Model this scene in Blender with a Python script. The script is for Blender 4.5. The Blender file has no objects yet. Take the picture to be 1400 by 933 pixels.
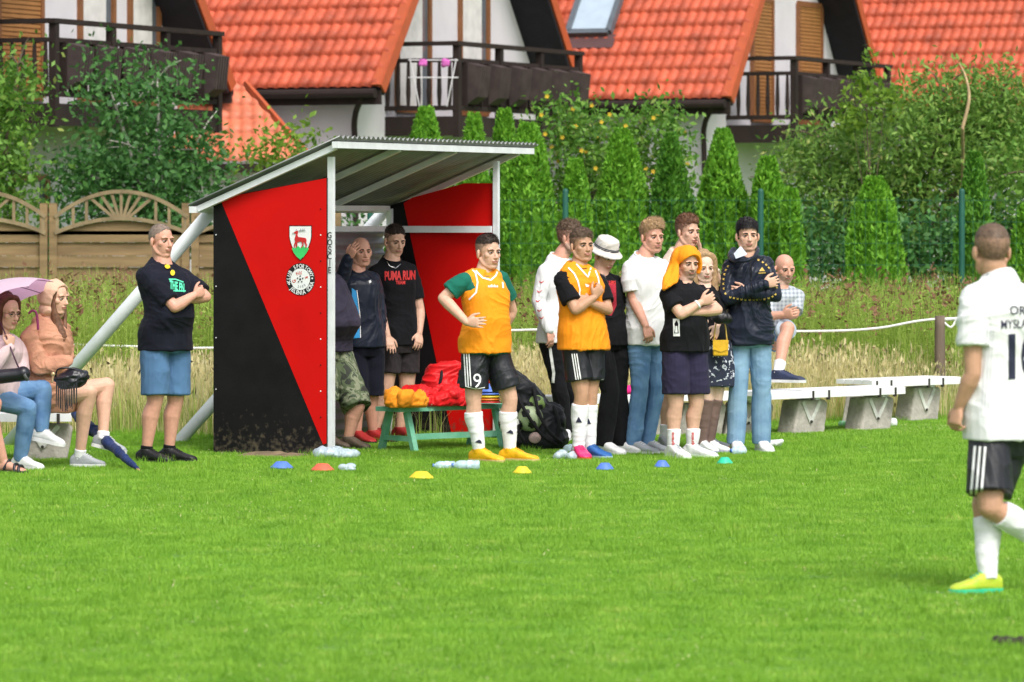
import bpy, bmesh, math, random
import numpy as np
from mathutils import Vector, Matrix
from mathutils.bvhtree import BVHTree
rnd = random.Random(7); nr = np.random.default_rng(11)
S = bpy.context.scene; C = S.collection
R = math.radians
F = 6000.0; H = 1.85; HY = 295.0          # focal length in photo pixels, eye height, horizon row
def P(px, py, Y): return np.array([(px-700)/F*Y, Y, H-(py-HY)/F*Y])
def G(px, py, z=0.0):
    Y = F*(H-z)/(py-HY); return np.array([(px-700)/F*Y, Y, z])
def nz(v):
    v = np.asarray(v, float); return v/(np.linalg.norm(v)+1e-12)
UP = np.array([0., 0., 1.])
# ------------------------------------------------------------------ materials
def mat(name, col, rough=.7, var=.12, vs=6., bump=.0, bs=60., metal=0., spec=.4, sheen=0., col2=None, trans=0., alpha=1., emis=0., stretch=None, ior=None):
    m = bpy.data.materials.new(name); m.use_nodes = True; nt = m.node_tree; n = nt.nodes; l = nt.links
    b = n['Principled BSDF']; b.inputs['Roughness'].default_value = rough; b.inputs['Metallic'].default_value = metal
    b.inputs['Specular IOR Level'].default_value = spec
    if sheen: b.inputs['Sheen Weight'].default_value = sheen
    if trans: b.inputs['Transmission Weight'].default_value = trans
    if alpha < 1: b.inputs['Alpha'].default_value = alpha
    if ior: b.inputs['IOR'].default_value = ior
    g = n.new('ShaderNodeNewGeometry')
    src = g.outputs['Position']
    if stretch:
        mp = n.new('ShaderNodeMapping'); mp.inputs['Scale'].default_value = stretch
        l.new(src, mp.inputs['Vector']); src = mp.outputs[0]
    t = n.new('ShaderNodeTexNoise'); t.inputs['Scale'].default_value = vs; t.inputs['Detail'].default_value = 5
    l.new(src, t.inputs['Vector'])
    r = n.new('ShaderNodeValToRGB'); r.color_ramp.elements[0].position = .3; r.color_ramp.elements[1].position = .7
    c = np.array(col[:3], float)
    if col2 is None: c1 = c*(1-var); c2 = np.minimum(c*(1+var), 1)
    else: c1 = c; c2 = np.array(col2[:3])
    r.color_ramp.elements[0].color = (*c1, 1); r.color_ramp.elements[1].color = (*c2, 1)
    l.new(t.outputs['Fac'], r.inputs[0]); l.new(r.outputs[0], b.inputs['Base Color'])
    if bump:
        t2 = n.new('ShaderNodeTexNoise'); t2.inputs['Scale'].default_value = bs; t2.inputs['Detail'].default_value = 4
        l.new(src, t2.inputs['Vector'])
        bp = n.new('ShaderNodeBump'); bp.inputs['Strength'].default_value = bump; bp.inputs['Distance'].default_value = .01
        l.new(t2.outputs['Fac'], bp.inputs['Height']); l.new(bp.outputs[0], b.inputs['Normal'])
    return m
def leafmat(name, c1, c2, c3=None, rough=.55, transl=.35, spread=1.0, big=None, amp=2.2):
    """leaf colour differs from leaf to leaf"""
    m = bpy.data.materials.new(name); m.use_nodes = True; nt = m.node_tree; n = nt.nodes; l = nt.links
    b = n['Principled BSDF']; b.inputs['Roughness'].default_value = rough; b.inputs['Specular IOR Level'].default_value = .3
    g = n.new('ShaderNodeNewGeometry'); r = n.new('ShaderNodeValToRGB')
    e = r.color_ramp.elements; e[0].color = (*c1, 1); e[1].color = (*c2, 1)
    if c3: k = e.new(.93); k.color = (*c2, 1); e[-1].color = (*c3, 1); 
    if big:
        t = n.new('ShaderNodeTexNoise'); t.inputs['Scale'].default_value = big; t.inputs['Detail'].default_value = 4
        l.new(g.outputs['Position'], t.inputs['Vector'])
        ma = n.new('ShaderNodeMath'); ma.operation = 'MULTIPLY_ADD'; ma.inputs[1].default_value = amp; ma.inputs[2].default_value = -amp/2
        l.new(t.outputs['Fac'], ma.inputs[0])
        ad = n.new('ShaderNodeMath'); ad.operation = 'MULTIPLY_ADD'; ad.inputs[1].default_value = .6; ad.use_clamp = True
        l.new(g.outputs['Random Per Island'], ad.inputs[0]); 
        ad2 = n.new('ShaderNodeMath'); ad2.operation = 'ADD'; ad2.inputs[1].default_value = .2
        l.new(ma.outputs[0], ad2.inputs[0]); l.new(ad2.outputs[0], ad.inputs[2])
        l.new(ad.outputs[0], r.inputs[0])
    else: l.new(g.outputs['Random Per Island'], r.inputs[0])
    l.new(r.outputs[0], b.inputs['Base Color'])
    tr = n.new('ShaderNodeBsdfTranslucent'); l.new(r.outputs[0], tr.inputs[0])
    mx = n.new('ShaderNodeMixShader'); mx.inputs[0].default_value = transl
    out = n['Material Output']; l.new(b.outputs[0], mx.inputs[1]); l.new(tr.outputs[0], mx.inputs[2]); l.new(mx.outputs[0], out.inputs[0])
    return m
# ------------------------------------------------------------------ mesh helpers
def np_mesh(name, V, Fs):
    me = bpy.data.meshes.new(name); V = np.asarray(V, np.float32)
    if isinstance(Fs, np.ndarray):
        k = Fs.shape[1]; me.vertices.add(len(V)); me.vertices.foreach_set('co', V.ravel())
        me.loops.add(Fs.size); me.loops.foreach_set('vertex_index', Fs.astype(np.int32).ravel())
        me.polygons.add(len(Fs)); me.polygons.foreach_set('loop_start', np.arange(0, Fs.size, k, dtype=np.int32))
        me.update(calc_edges=True)
    else: me.from_pydata([tuple(v) for v in V.tolist()], [], Fs)
    return me
class Vol:
    def __init__(s): s.v = []; s.f = []; s.n = 0
    def add(s, V, Fs):
        s.v.append(np.asarray(V, float)); s.f += [[i+s.n for i in f] for f in Fs]; s.n += len(V); return s
    def rings(s, rs, n=20, e=2.3, cap=True):
        V = []; Fs = []
        a = np.arange(n)/n*2*math.pi; ca, sa = np.cos(a), np.sin(a)
        cx = np.sign(ca)*np.abs(ca)**(2/e); cy = np.sign(sa)*np.abs(sa)**(2/e)
        for (c, U, W) in rs: V.append(np.array(c)+np.outer(cx, U)+np.outer(cy, W))
        m = len(rs)
        for i in range(m-1):
            for j in range(n):
                k = (j+1) % n; Fs.append([i*n+j, i*n+k, (i+1)*n+k, (i+1)*n+j])
        if cap: Fs.append([j for j in range(n)][::-1]); Fs.append([(m-1)*n+j for j in range(n)])
        return s.add(np.vstack(V), Fs)
    def tube(s, pts, rad, n=12, sub=4, round_=True, flat=None):
        pts = np.array(pts, float); rad = list(rad)
        if len(pts) > 2 and sub > 1:
            q = []; rr = []
            for i in range(len(pts)-1):
                p0 = pts[max(i-1, 0)]; p1 = pts[i]; p2 = pts[i+1]; p3 = pts[min(i+2, len(pts)-1)]
                for k in range(sub):
                    t = k/sub
                    q.append(.5*((2*p1)+(-p0+p2)*t+(2*p0-5*p1+4*p2-p3)*t*t+(-p0+3*p1-3*p2+p3)*t**3)); rr.append(rad[i]*(1-t)+rad[i+1]*t)
            q.append(pts[-1]); rr.append(rad[-1]); pts = np.array(q); rad = rr
        rs = []; d0 = nz(pts[1]-pts[0]); ref = nz(np.cross(d0, UP if abs(d0[2]) < .9 else np.array([1., 0, 0])))
        m = len(pts)
        for i in range(m):
            d = nz(pts[min(i+1, m-1)]-pts[max(i-1, 0)]); ref = nz(ref-d*np.dot(ref, d)); o = np.cross(d, ref)
            if round_ and i == 0:
                for ph in (80, 50, 25): rs.append((pts[0]-d*rad[0]*math.sin(R(ph)), ref*rad[0]*math.cos(R(ph)), o*rad[0]*math.cos(R(ph))))
            rs.append((pts[i], ref*rad[i], o*rad[i]))
            if round_ and i == m-1:
                for ph in (25, 50, 80): rs.append((pts[i]+d*rad[i]*math.sin(R(ph)), ref*rad[i]*math.cos(R(ph)), o*rad[i]*math.cos(R(ph))))
        return s.rings(rs, n, 2.0)
    def ell(s, c, ax, ay, az, n=14):
        c = np.array(c, float); rs = []
        for i in range(n+1):
            ph = math.pi*(i+.02)/(n+.04)-math.pi/2
            rs.append((c+np.array(ay)*math.sin(ph), np.array(ax)*math.cos(ph), np.array(az)*math.cos(ph)))
        return s.rings(rs, 18, 2.0)
    def box(s, c, U, V_, W):
        c = np.array(c, float); U, V_, W = map(lambda a: np.array(a, float), (U, V_, W))
        V = [c+i*U+j*V_+k*W for i in (-1, 1) for j in (-1, 1) for k in (-1, 1)]
        return s.add(V, [[0, 1, 3, 2], [4, 6, 7, 5], [0, 4, 5, 1], [2, 3, 7, 6], [0, 2, 6, 4], [1, 5, 7, 3]])
    def bar(s, a, b, w, h, up=UP):
        a = np.array(a, float); b = np.array(b, float); d = nz(b-a); up = np.array(up, float)
        if abs(np.dot(d, up)) > .98: up = np.array([0, 1., 0])
        x = nz(np.cross(d, up)); y = np.cross(x, d)
        return s.box((a+b)/2, (b-a)/2, x*w/2, y*h/2)
    def prism(s, pts, off):
        pts = np.array(pts, float); n = len(pts)
        return s.add(np.vstack([pts, pts+np.array(off, float)]), [list(range(n))[::-1], [n+i for i in range(n)]]+[[i, (i+1) % n, n+(i+1) % n, n+i] for i in range(n)])
    def mesh(s, name='m'):
        me = bpy.data.meshes.new(name); me.from_pydata([tuple(v) for v in np.vstack(s.v).tolist()], [], s.f)
        bm = bmesh.new(); bm.from_mesh(me); bmesh.ops.recalc_face_normals(bm, faces=bm.faces); bm.to_mesh(me); bm.free()
        return me
def evald(me, mods):
    o = bpy.data.objects.new('tmp', me); C.objects.link(o)
    for t, kw in mods:
        m = o.modifiers.new(t, t)
        for k, v in kw.items(): setattr(m, k, v)
    dg = bpy.context.evaluated_depsgraph_get(); ev = o.evaluated_get(dg); out = bpy.data.meshes.new_from_object(ev)
    bpy.data.objects.remove(o); return out
def remesh(vol, voxel=.006, it=3, fac=.5):
    return evald(vol.mesh(), [('REMESH', dict(mode='VOXEL', voxel_size=voxel, use_smooth_shade=True)), ('SMOOTH', dict(factor=fac, iterations=it))])
def getco(me):
    a = np.empty(len(me.vertices)*3, np.float32); me.vertices.foreach_get('co', a); return a.reshape(-1, 3).astype(float)
def setco(me, V): me.vertices.foreach_set('co', np.asarray(V, np.float32).ravel()); me.update()
def getno(me):
    a = np.empty(len(me.vertices)*3, np.float32); me.vertex_normals.foreach_get('vector', a); return a.reshape(-1, 3).astype(float)
def fcent(me):
    a = np.empty(len(me.polygons)*3, np.float32); me.polygons.foreach_get('center', a); return a.reshape(-1, 3).astype(float)
def vn(p, seed=0.):
    i = np.floor(p); f = p-i; f = f*f*(3-2*f); out = 0
    for dx in (0, 1):
        for dy in (0, 1):
            for dz in (0, 1):
                h = np.sin((i[:, 0]+dx)*127.1+(i[:, 1]+dy)*311.7+(i[:, 2]+dz)*74.7+seed*17.3)*43758.5453; h = h-np.floor(h)
                out = out+h*(f[:, 0] if dx else 1-f[:, 0])*(f[:, 1] if dy else 1-f[:, 1])*(f[:, 2] if dz else 1-f[:, 2])
    return out
def bump_mesh(me, amp, freq=(10, 10, 10), seed=0., ridge=True, frame=None):
    V = getco(me); N = getno(me); q = V if frame is None else V@np.array(frame).T
    q = q*np.array(freq); w = vn(V*3+seed)*2.2; w2 = vn(V*2.2+seed+5)-.5; q = q+w[:, None]; q[:, 0] += q[:, 2]*w2*1.6; q[:, 1] -= q[:, 2]*w2
    a = vn(q, seed); b = vn(q*2.1+3, seed+1)
    if ridge:
        a = 1-np.abs(2*a-1); b = 1-np.abs(2*b-1); c = vn(q*.45+9, seed+2); c = (1-np.abs(2*c-1))**4
        setco(me, V+N*(amp*(1.0*a**2+.5*b**2+1.1*c-.6))[:, None]); return
    setco(me, V+N*(amp*(a+.45*b-.7))[:, None])
# ------------------------------------------------------------------ objects
def finish(o, smooth=None):
    if smooth is not None: o.data.polygons.foreach_set('use_smooth', [smooth]*len(o.data.polygons))
def empty(name, loc, label, cat, group=None):
    o = bpy.data.objects.new(name, None); C.objects.link(o); o.location = Vector(loc); o.empty_display_size = .1
    o['label'] = label; o['category'] = cat
    if group: o['group'] = group
    return o
def obj(name, me, m, parent=None, smooth=None, label=None):
    """mesh given in world coordinates; a child is shifted into its parent's frame"""
    if isinstance(me, Vol): me = me.mesh()
    me.name = name
    for x in (m if isinstance(m, (list, tuple)) else [m]): me.materials.append(x)
    o = bpy.data.objects.new(name, me); C.objects.link(o)
    if parent is not None:
        base = Vector((0, 0, 0)); p = parent
        while p is not None: base += p.location; p = p.parent
        me.transform(Matrix.Translation(-base)); o.parent = parent
    if label: o['label'] = label
    finish(o, smooth); return o
def tag(o, label, cat, group=None):
    o['label'] = label; o['category'] = cat
    if group: o['group'] = group
    return o
def base_origin(o, loc):
    o.data.transform(Matrix.Translation(-Vector(loc))); o.location = Vector(loc); return o
def struct(name, me, m, smooth=None, kind='structure', label=None, cat=None):
    o = obj(name, me, m, None, smooth); o['kind'] = kind
    if label: o['label'] = label
    if cat: o['category'] = cat
    return o
# ------------------------------------------------------------------ prints laid on cloth
def bvh_of(me):
    return BVHTree.FromPolygons([tuple(v) for v in getco(me).tolist()], [tuple(p.vertices) for p in me.polygons])
CAM = np.array([0., 0., H])
def lay(V2, Fs, bvh, off=.004, maxd=90):
    """lay a flat outline (photo pixel coordinates) on the cloth surface"""
    out = []; ok = []
    for (x, y) in V2:
        d = nz(P(x, y, 10.)-CAM); h = bvh.ray_cast(Vector(CAM), Vector(d), maxd)
        if h[0] is None: out.append((0, 0, 0)); ok.append(False)
        else:
            out.append(tuple(np.array(h[0])-d*off)); ok.append(True)
    Fs = [f for f in Fs if all(ok[i] for i in f)]
    if len(Fs) > 1:   # drop faces that jump between surfaces
        Fs = [f for f in Fs if max(abs(out[f[0]][1]-out[i][1]) for i in f) < .06]
    return out, Fs
def dense(me, step):
    bm = bmesh.new(); bm.from_mesh(me); V = np.array([v.co[:] for v in bm.verts])
    if len(V) == 0: bm.free(); return [], []
    for ax in (0, 1):
        a = math.floor(V[:, ax].min()/step)*step+step*.37
        while a < V[:, ax].max():
            co = Vector((a, 0, 0)) if ax == 0 else Vector((0, a, 0)); no = Vector((1, 0, 0)) if ax == 0 else Vector((0, 1, 0))
            bmesh.ops.bisect_plane(bm, geom=bm.verts[:]+bm.edges[:]+bm.faces[:], plane_co=co, plane_no=no); a += step
    bm.verts.index_update(); r = [v.co[:2] for v in bm.verts], [[v.index for v in f.verts] for f in bm.faces]; bm.free(); return r
def decal(name, polys, bvh, m, parent, off=.004, step=2.0, label=None):
    me = bpy.data.meshes.new('d'); V = []; Fs = []
    for p in polys: Fs.append(list(range(len(V), len(V)+len(p)))); V += [(x, y, 0) for x, y in p]
    me.from_pydata(V, [], Fs); V2, F2 = dense(me, step); V3, F3 = lay(V2, F2, bvh, off)
    if not F3: return None
    o = bpy.data.meshes.new(name); o.from_pydata(V3, [], F3); return obj(name, o, m, parent, label=label)
def ribbon(name, pts, w, bvh, m, parent, off=.005):
    polys = []
    pts = [np.array(p, float) for p in pts]; q = [pts[0]]
    for a, b in zip(pts[:-1], pts[1:]):
        k = max(1, int(np.linalg.norm(b-a)/2.5)); q += [a+(b-a)*t/k for t in range(1, k+1)]
    L = []
    for i, p in enumerate(q):
        d = nz(q[min(i+1, len(q)-1)]-q[max(i-1, 0)]); nn = np.array([-d[1], d[0]])*w/2; L.append((p+nn, p-nn))
    V = [x for a in L for x in a]; Fs = [[2*i, 2*i+1, 2*i+3, 2*i+2] for i in range(len(L)-1)]
    V3, F3 = lay(V, Fs, bvh, off)
    if not F3: return None
    me = bpy.data.meshes.new(name); me.from_pydata(V3, [], F3); return obj(name, me, m, parent)
def text_mesh(s, bold=.0, res=3):
    cu = bpy.data.curves.new('t', 'FONT'); cu.body = s; cu.resolution_u = res; cu.offset = bold
    o = bpy.data.objects.new('t', cu); C.objects.link(o)
    dg = bpy.context.evaluated_depsgraph_get(); me = bpy.data.meshes.new_from_object(o.evaluated_get(dg)); bpy.data.objects.remove(o)
    return me
def fit2d(me, box):
    """scale a text mesh into a pixel box x0,y0,x1,y1 (y down)"""
    V = getco(me); x0, y0, x1, y1 = box; a = V.min(0); b = V.max(0)
    V[:, 0] = x0+(V[:, 0]-a[0])/(b[0]-a[0])*(x1-x0); V[:, 1] = y1-(V[:, 1]-a[1])/(b[1]-a[1])*(y1-y0); V[:, 2] = 0; setco(me, V); return me
def print_text(name, s, box, bvh, m, parent, bold=.02, shear=None, step=2., off=.005):
    me = fit2d(text_mesh(s, bold), box)
    if shear: V = getco(me); V[:, 1] += (V[:, 0]-box[0])*shear; setco(me, V)
    V2, F2 = dense(me, step); V3, F3 = lay(V2, F2, bvh, off)
    if not F3: return None
    o = bpy.data.meshes.new(name); o.from_pydata(V3, [], F3); return obj(name, o, m, parent)
# ================================================================== people
def skin(name, c): return mat(name, c, .5, .08, 30, .12, 120, spec=.35)
M = {}
SK = {'fair': skin('skin_fair', (.66, .39, .28)), 'rosy': skin('skin_rosy', (.62, .32, .23)), 'tan': skin('skin_tan', (.52, .29, .185)), 'pale': skin('skin_pale', (.74, .50, .39))}
def cloth(name, c, var=.1, rough=.85, bump=.25, bs=160, vs=8, **k): return mat(name, c, rough, var, vs, bump, bs, sheen=.03, spec=.18, **k)
LIP = mat('lips', (.50, .20, .165), .45); EYEW = mat('eye_white', (.50, .44, .40), .35); IRIS = mat('iris', (.03, .02, .015), .25)
HAIRC = dict(dark=(.040, .026, .020), brown=(.075, .042, .026), light=(.20, .115, .058), blond=(.36, .23, .12), grey=(.20, .15, .12), red=(.10, .028, .018), auburn=(.14, .065, .036), black=(.014, .011, .012), ash=(.12, .078, .052))
SKC = dict(fair=(.66, .39, .28), rosy=(.62, .32, .23), tan=(.52, .29, .185), pale=(.74, .50, .39))
HAIRM = {k: mat('hair_'+k, HAIRC[k], .55, .38, 45, .12, 120, spec=.3) for k, c in dict(dark=(.022, .014, .011), brown=(.065, .036, .022), light=(.20, .115, .058), blond=(.36, .23, .12), grey=(.20, .15, .12), red=(.10, .028, .018), auburn=(.14, .06, .032), black=(.010, .008, .009), ash=(.12, .078, .052)).items()}
def cm_profile(pts, prof, sub=6):
    return pts
class Person:
    """skeleton from joints; every joint is a world point at this person's own distance"""
    def __init__(s, Y, yaw, head, neck, sa, sb, hip, ea, wa, eb, wb, ka, kb, aa, ab, label, hy=None, hp=0, hr=0, hs=1., build=1., belly=0., shd=.17, hipw=.082,
                 skin='fair', fem=False, fya=None, fyb=None, fpa=0, fpb=0, group=None, name='person', ha=None, hb=None, na=None, nb=None, curla=.5, curlb=.5, vox=.005, stub=None, tilt=0, legk=1., handa=True, handb=True, chest=1.):
        s.Y = Y; s.build = build; s.belly = belly; s.fem = fem; s.hs = hs; s.vox = vox; s.legk = legk; s.skin = SK[skin]; s.skin_rgb = SKC[skin]; s.stub = stub; s.chest = chest
        s.yaw = R(yaw); s.fw = np.array([math.sin(s.yaw), -math.cos(s.yaw), 0]); s.s = np.array([math.cos(s.yaw), math.sin(s.yaw), 0])
        q = lambda p, dy=0.: P(p[0], p[1], Y+(p[2] if len(p) > 2 else dy))
        s.neck = q(neck); s.hip = q(hip); dsh = shd*math.sin(s.yaw)
        s.sa = q(sa, -dsh); s.sb = q(sb, dsh); s.head = q(head)
        L1, L2 = .30, .26
        def chain(a, p, L, sg):
            if len(p) > 2 and abs(p[2]) < .9: return P(p[0], p[1], a[1]+p[2])
            g = p[2] if len(p) > 2 else sg
            t = P(p[0], p[1], a[1]); d = math.hypot(t[0]-a[0], t[2]-a[2]); dy = math.sqrt(max(0, L*L-d*d))*(1 if g > 0 else -1)
            return P(p[0], p[1], a[1]+dy)
        s.ea = chain(s.sa, ea, L1, -1); s.eb = chain(s.sb, eb, L1, -1); s.wa = chain(s.ea, wa, L2, -1); s.wb = chain(s.eb, wb, L2, -1)
        s.ha = s.hip-s.s*hipw; s.hb = s.hip+s.s*hipw; s.hipw = hipw
        def ank(p):
            if len(p) == 3 and p[2] > 200: return None
            return None
        def an(p):   # (px, dy) on the ground or (px, py, dy) raised
            if len(p) == 2: y = Y+p[1]; return np.array([(p[0]-700)/F*y, y, .085])
            return q(p)
        s.aa = an(aa); s.ab = an(ab)
        s.ka = P(ka[0], ka[1], (s.ha[1]+s.aa[1])/2+(ka[2] if len(ka) > 2 else -.02)); s.kb = P(kb[0], kb[1], (s.hb[1]+s.ab[1])/2+(kb[2] if len(kb) > 2 else -.02))
        hyw = R(yaw if hy is None else hy); f = np.array([math.sin(hyw)*math.cos(R(hp)), -math.cos(hyw)*math.cos(R(hp)), -math.sin(R(hp))]); x = np.array([math.cos(hyw), math.sin(hyw), 0]); u = np.cross(f, -x) if False else np.cross(x, f)
        if u[2] < 0: u = -u
        rr = R(hr); x2 = x*math.cos(rr)+u*math.sin(rr); u2 = u*math.cos(rr)-x*math.sin(rr); s.hx, s.hu, s.hf = x2, u2, f
        s.fya = R(yaw if fya is None else fya); s.fyb = R(yaw if fyb is None else fyb); s.fpa, s.fpb = R(fpa), R(fpb)
        base = (s.aa+s.ab)/2; s.root = empty(name, (base[0], base[1], 0), label, 'person', group)
        s.hdir = (ha, hb); s.hn = (na, nb); s.curl = (curla, curlb); s.handon = (handa, handb)
        s.bv = {}; chin = s.hl((0, -.118, .0)); s.neck[2] = max(s.neck[2], chin[2]-.032*hs)
        s.body()
    def hl(s, p): return s.head+s.hs*(s.hx*p[0]+s.hu*p[1]+s.hf*p[2])
    def hax(s, c, r): return (s.hl(c), s.hx*r[0]*s.hs, s.hu*r[1]*s.hs, s.hf*r[2]*s.hs)
    TOR = [(-.10, .115, .09, 0), (0, .158, .112, 0), (.14, .165, .112, 0), (.32, .143, .100, 1), (.5, .144, .102, .8), (.68, .160, .112, .3), (.82, .165, .110, 0), (.90, .132, .092, 0), (.96, .088, .076, 0), (1.02, .068, .066, 0)]
    TORF = [(-.10, .12, .09, 0), (0, .168, .112, 0), (.14, .160, .105, 0), (.34, .125, .090, 1), (.5, .128, .092, .8), (.68, .142, .118, .2), (.82, .138, .098, 0), (.90, .112, .082, 0), (.96, .075, .064, 0), (1.02, .054, .052, 0)]
    def torso_rings(s, t0, t1, ease=0., wmul=1., dmul=1., up=None, low=None, n=12):
        T = s.TORF if s.fem else s.TOR; rs = []
        ts = [x[0] for x in T]; ax = s.neck-s.hip
        for k in range(n+1):
            t = t0+(t1-t0)*k/n; tt = min(max(t, ts[0]), ts[-1])
            if t < 0: tt = 0
            w, d, b = [float(np.interp(tt, ts, [x[j] for x in T])) for j in (1, 2, 3)]
            bw = s.build if t < .9 else 1+(s.build-1)*.4
            e = ease(t) if callable(ease) else ease
            w = w*bw*wmul+e; d = d*bw*dmul*(s.chest if t > .5 else 1)+e
            if up: w = min(w, up(t))
            tz = UP*(-.40*d*min(1, max(0, (t-.86)/.12))); c = s.hip+ax*t+s.fw*(s.belly*b); d += s.belly*b*.6
            c = c+s.fw*(.012*math.sin(min(max(t, 0), 1)*math.pi))
            rs.append((c, s.s*w, s.fw*d+tz))
        return rs
    def body(s):
        v = Vol(); b = s.build; fm = .86 if s.fem else 1.
        v.rings(s.torso_rings(-.05, 1.02, -.004), 22, 2.3)
        nk = s.hl((0, -.06, -.022)); v.tube([s.neck-(s.neck-s.hip)*.06, s.neck+(nk-s.neck)*.35, nk, s.hl((0, -.02, -.015))], [.072*fm*(.6+.4*b), .063*fm*(.6+.4*b), .059*fm*(.7+.3*b), .052], 14)
        for sh, e, w, h, sd, hd, hn, cu, on in ((s.sa, s.ea, s.wa, s.ha, -1, s.hdir[0], s.hn[0], s.curl[0], s.handon[0]), (s.sb, s.eb, s.wb, s.hb, 1, s.hdir[1], s.hn[1], s.curl[1], s.handon[1])):
            mid = s.hip+(s.neck-s.hip)*.93
            v.tube([mid+UP*.012, (mid+sh)/2+UP*.006, sh], [.052*fm, .053*fm, .055*fm], 12)
            k = fm*(.55+.45*b)
            v.tube([sh, sh+(e-sh)*.3, sh+(e-sh)*.65, e], [.056*k, .054*k, .047*k, .041*k], 12)
            v.tube([e, e+(w-e)*.25, e+(w-e)*.65, w], [.041*k, .045*k, .036*k, .027*k], 12)
            if on: s.hand(v, w, e, sd, hd, hn, cu)
        for hp_, kn, an, fy, fp in ((s.ha, s.ka, s.aa, s.fya, s.fpa), (s.hb, s.kb, s.ab, s.fyb, s.fpb)):
            k = (.5+.5*b)*(.97 if s.fem else 1)*s.legk
            bk = -np.array([math.sin(fy), -math.cos(fy), 0])
            v.tube([hp_, hp_+(kn-hp_)*.3, hp_+(kn-hp_)*.7, kn], [.092*k, .090*k, .072*k, .060*k], 14)
            v.tube([kn, kn+(an-kn)*.12, kn+(an-kn)*.33+bk*.014, kn+(an-kn)*.62+bk*.006, an], [.060*k, .055*k, .061*k, .047*k, .036], 14)
            s.foot(v, an, fy, fp)
        # head
        E = lambda c, r: v.ell(*[s.hax(c, r)[i] for i in (0, 1, 2, 3)])
        g_ = np.random.default_rng(int(s.head[0]*1000)+90000); jw = (.92 if s.fem else 1.)*g_.uniform(.94, 1.05); nw = g_.uniform(.9, 1.12); fl_ = g_.uniform(-.004, .004)
        E((0, .035, -.015), (.075, .085, .095)); E((0, -.03, .016), (.066*jw, .085, .070)); E((0, -.062, .026), (.057*jw, .050, .052))
        E((0, -.097, .052), (.030*jw, .021, .024))
        for x in (-1, 1):
            E((x*.028, .023, .070), (.030, .011, .012)); E((x*.040, -.018, .046), (.026, .026, .024))
            v.tube([s.hl((x*.058*jw, -.045, -.008)), s.hl((x*.051*jw, -.080, .018)), s.hl((x*.018, -.102, .05))], [.021, .019, .016], 8)
            E((x*.009, -.036, .094), (.009, .007, .010))
            a = s.hax((x*.077, -.008, -.012), (.009, .033, .019)); v.ell(a[0]+s.hx*x*.007, nz(s.hx+s.hf*x*-.5)*.011, a[2], nz(s.hf+s.hx*x*.35)*.020)
        v.tube([s.hl((0, .012, .076)), s.hl((0, -.012, .088+fl_)), s.hl((0, -.032, .099+fl_))], [.009*nw, .010*nw, .0125*nw], 8)
        E((0, -.058, .084), (.025, .006, .010)); E((0, -.069, .081), (.022, .0065, .010))
        me = remesh(v, s.vox, 3, .5); V = getco(me); L = (V-s.head)@np.array([s.hx, s.hu, s.hf]).T/s.hs
        N = getno(me)
        for x in (-1, 1):
            d = (L[:, 0]-x*.031)**2/.017**2+(L[:, 1]-.002)**2/.012**2+(L[:, 2]-.08)**2/.03**2
            V -= s.hf*(.0065*np.exp(-d))[:, None]
        d = (L[:, 0])**2/.022**2+(L[:, 1]+.0635)**2/.0028**2+(L[:, 2]-.09)**2/.02**2; V -= s.hf*(.005*np.exp(-d))[:, None]
        setco(me, V)
        mats = [s.skin, LIP]
        fc = fcent(me); L = (fc-s.head)@np.array([s.hx, s.hu, s.hf]).T/s.hs
        idx = np.zeros(len(fc), np.int32)
        hh = .0075 if s.fem else .0062
        idx[((L[:, 0]/.025)**2+((L[:, 1]+.0635)/(hh*1.25))**2 < 1) & (L[:, 2] > .07)] = 1
        if s.stub is not None:
            mats.append(s.stub); g = (L[:, 1] < -.038) & (L[:, 1] > -.125) & (L[:, 2] > -.01) & (idx == 0) & (np.abs(L[:, 0])+(L[:, 1]+.04)*-.2 > -1)
            g &= ~((L[:, 1] > -.05) & (L[:, 2] > .05) & (np.abs(L[:, 0]) > .025)); idx[g] = 2
        me.polygons.foreach_set('material_index', idx)
        s.bodyo = obj('body', me, mats, s.root, True)
        fdir = -s.hf[1]
        if True:
            for x in (-1, 1):
                c = s.hl((x*.031, .001, .0680)); ev = Vol(); r = .0125*s.hs; n = 14
                V = []; Fs = []; mi = []
                for i in range(n+1):
                    ph = math.pi*i/n-math.pi/2
                    for j in range(20):
                        th = 2*math.pi*j/20; V.append(c+r*(s.hx*1.18*math.cos(ph)*math.sin(th)+s.hu*math.sin(ph)+s.hf*math.cos(ph)*math.cos(th)))
                for i in range(n):
                    for j in range(20):
                        Fs.append([i*20+j, i*20+(j+1) % 20, (i+1)*20+(j+1) % 20, (i+1)*20+j]); ph = math.pi*(i+.5)/n-math.pi/2; th = 2*math.pi*(j+.5)/20
                        h = math.sin(ph); w = math.cos(ph)*math.sin(th)
                        mi.append(2 if h > .42 or h < -.34 else (1 if w*w*.8+h*h < .34 else 0))
                e = bpy.data.meshes.new('eye'); e.from_pydata([tuple(a) for a in V], [], Fs)
                o = obj('eye', e, [EYEW, IRIS, s.skin], s.root, True); e.polygons.foreach_set('material_index', mi)
                v2 = Vol(); v2.tube([s.hl((x*.017, .0045, .0785)), s.hl((x*.031, .0065, .0812)), s.hl((x*.045, .0025, .0735))], [.0012, .0019, .0012], 6); obj('eyelash', v2, HAIRM['dark'], s.root, True)
    def brows(s, hm, th=.0042):
        for x in (-1, 1):
            v2 = Vol(); v2.tube([s.hl((x*.014, .0185, .0855)), s.hl((x*.032, .0225, .0835)), s.hl((x*.050, .0165, .0705))], [th, th*1.05, th*.5], 8); obj('eyebrow', v2, HAIRM[hm], s.root, True)
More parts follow.
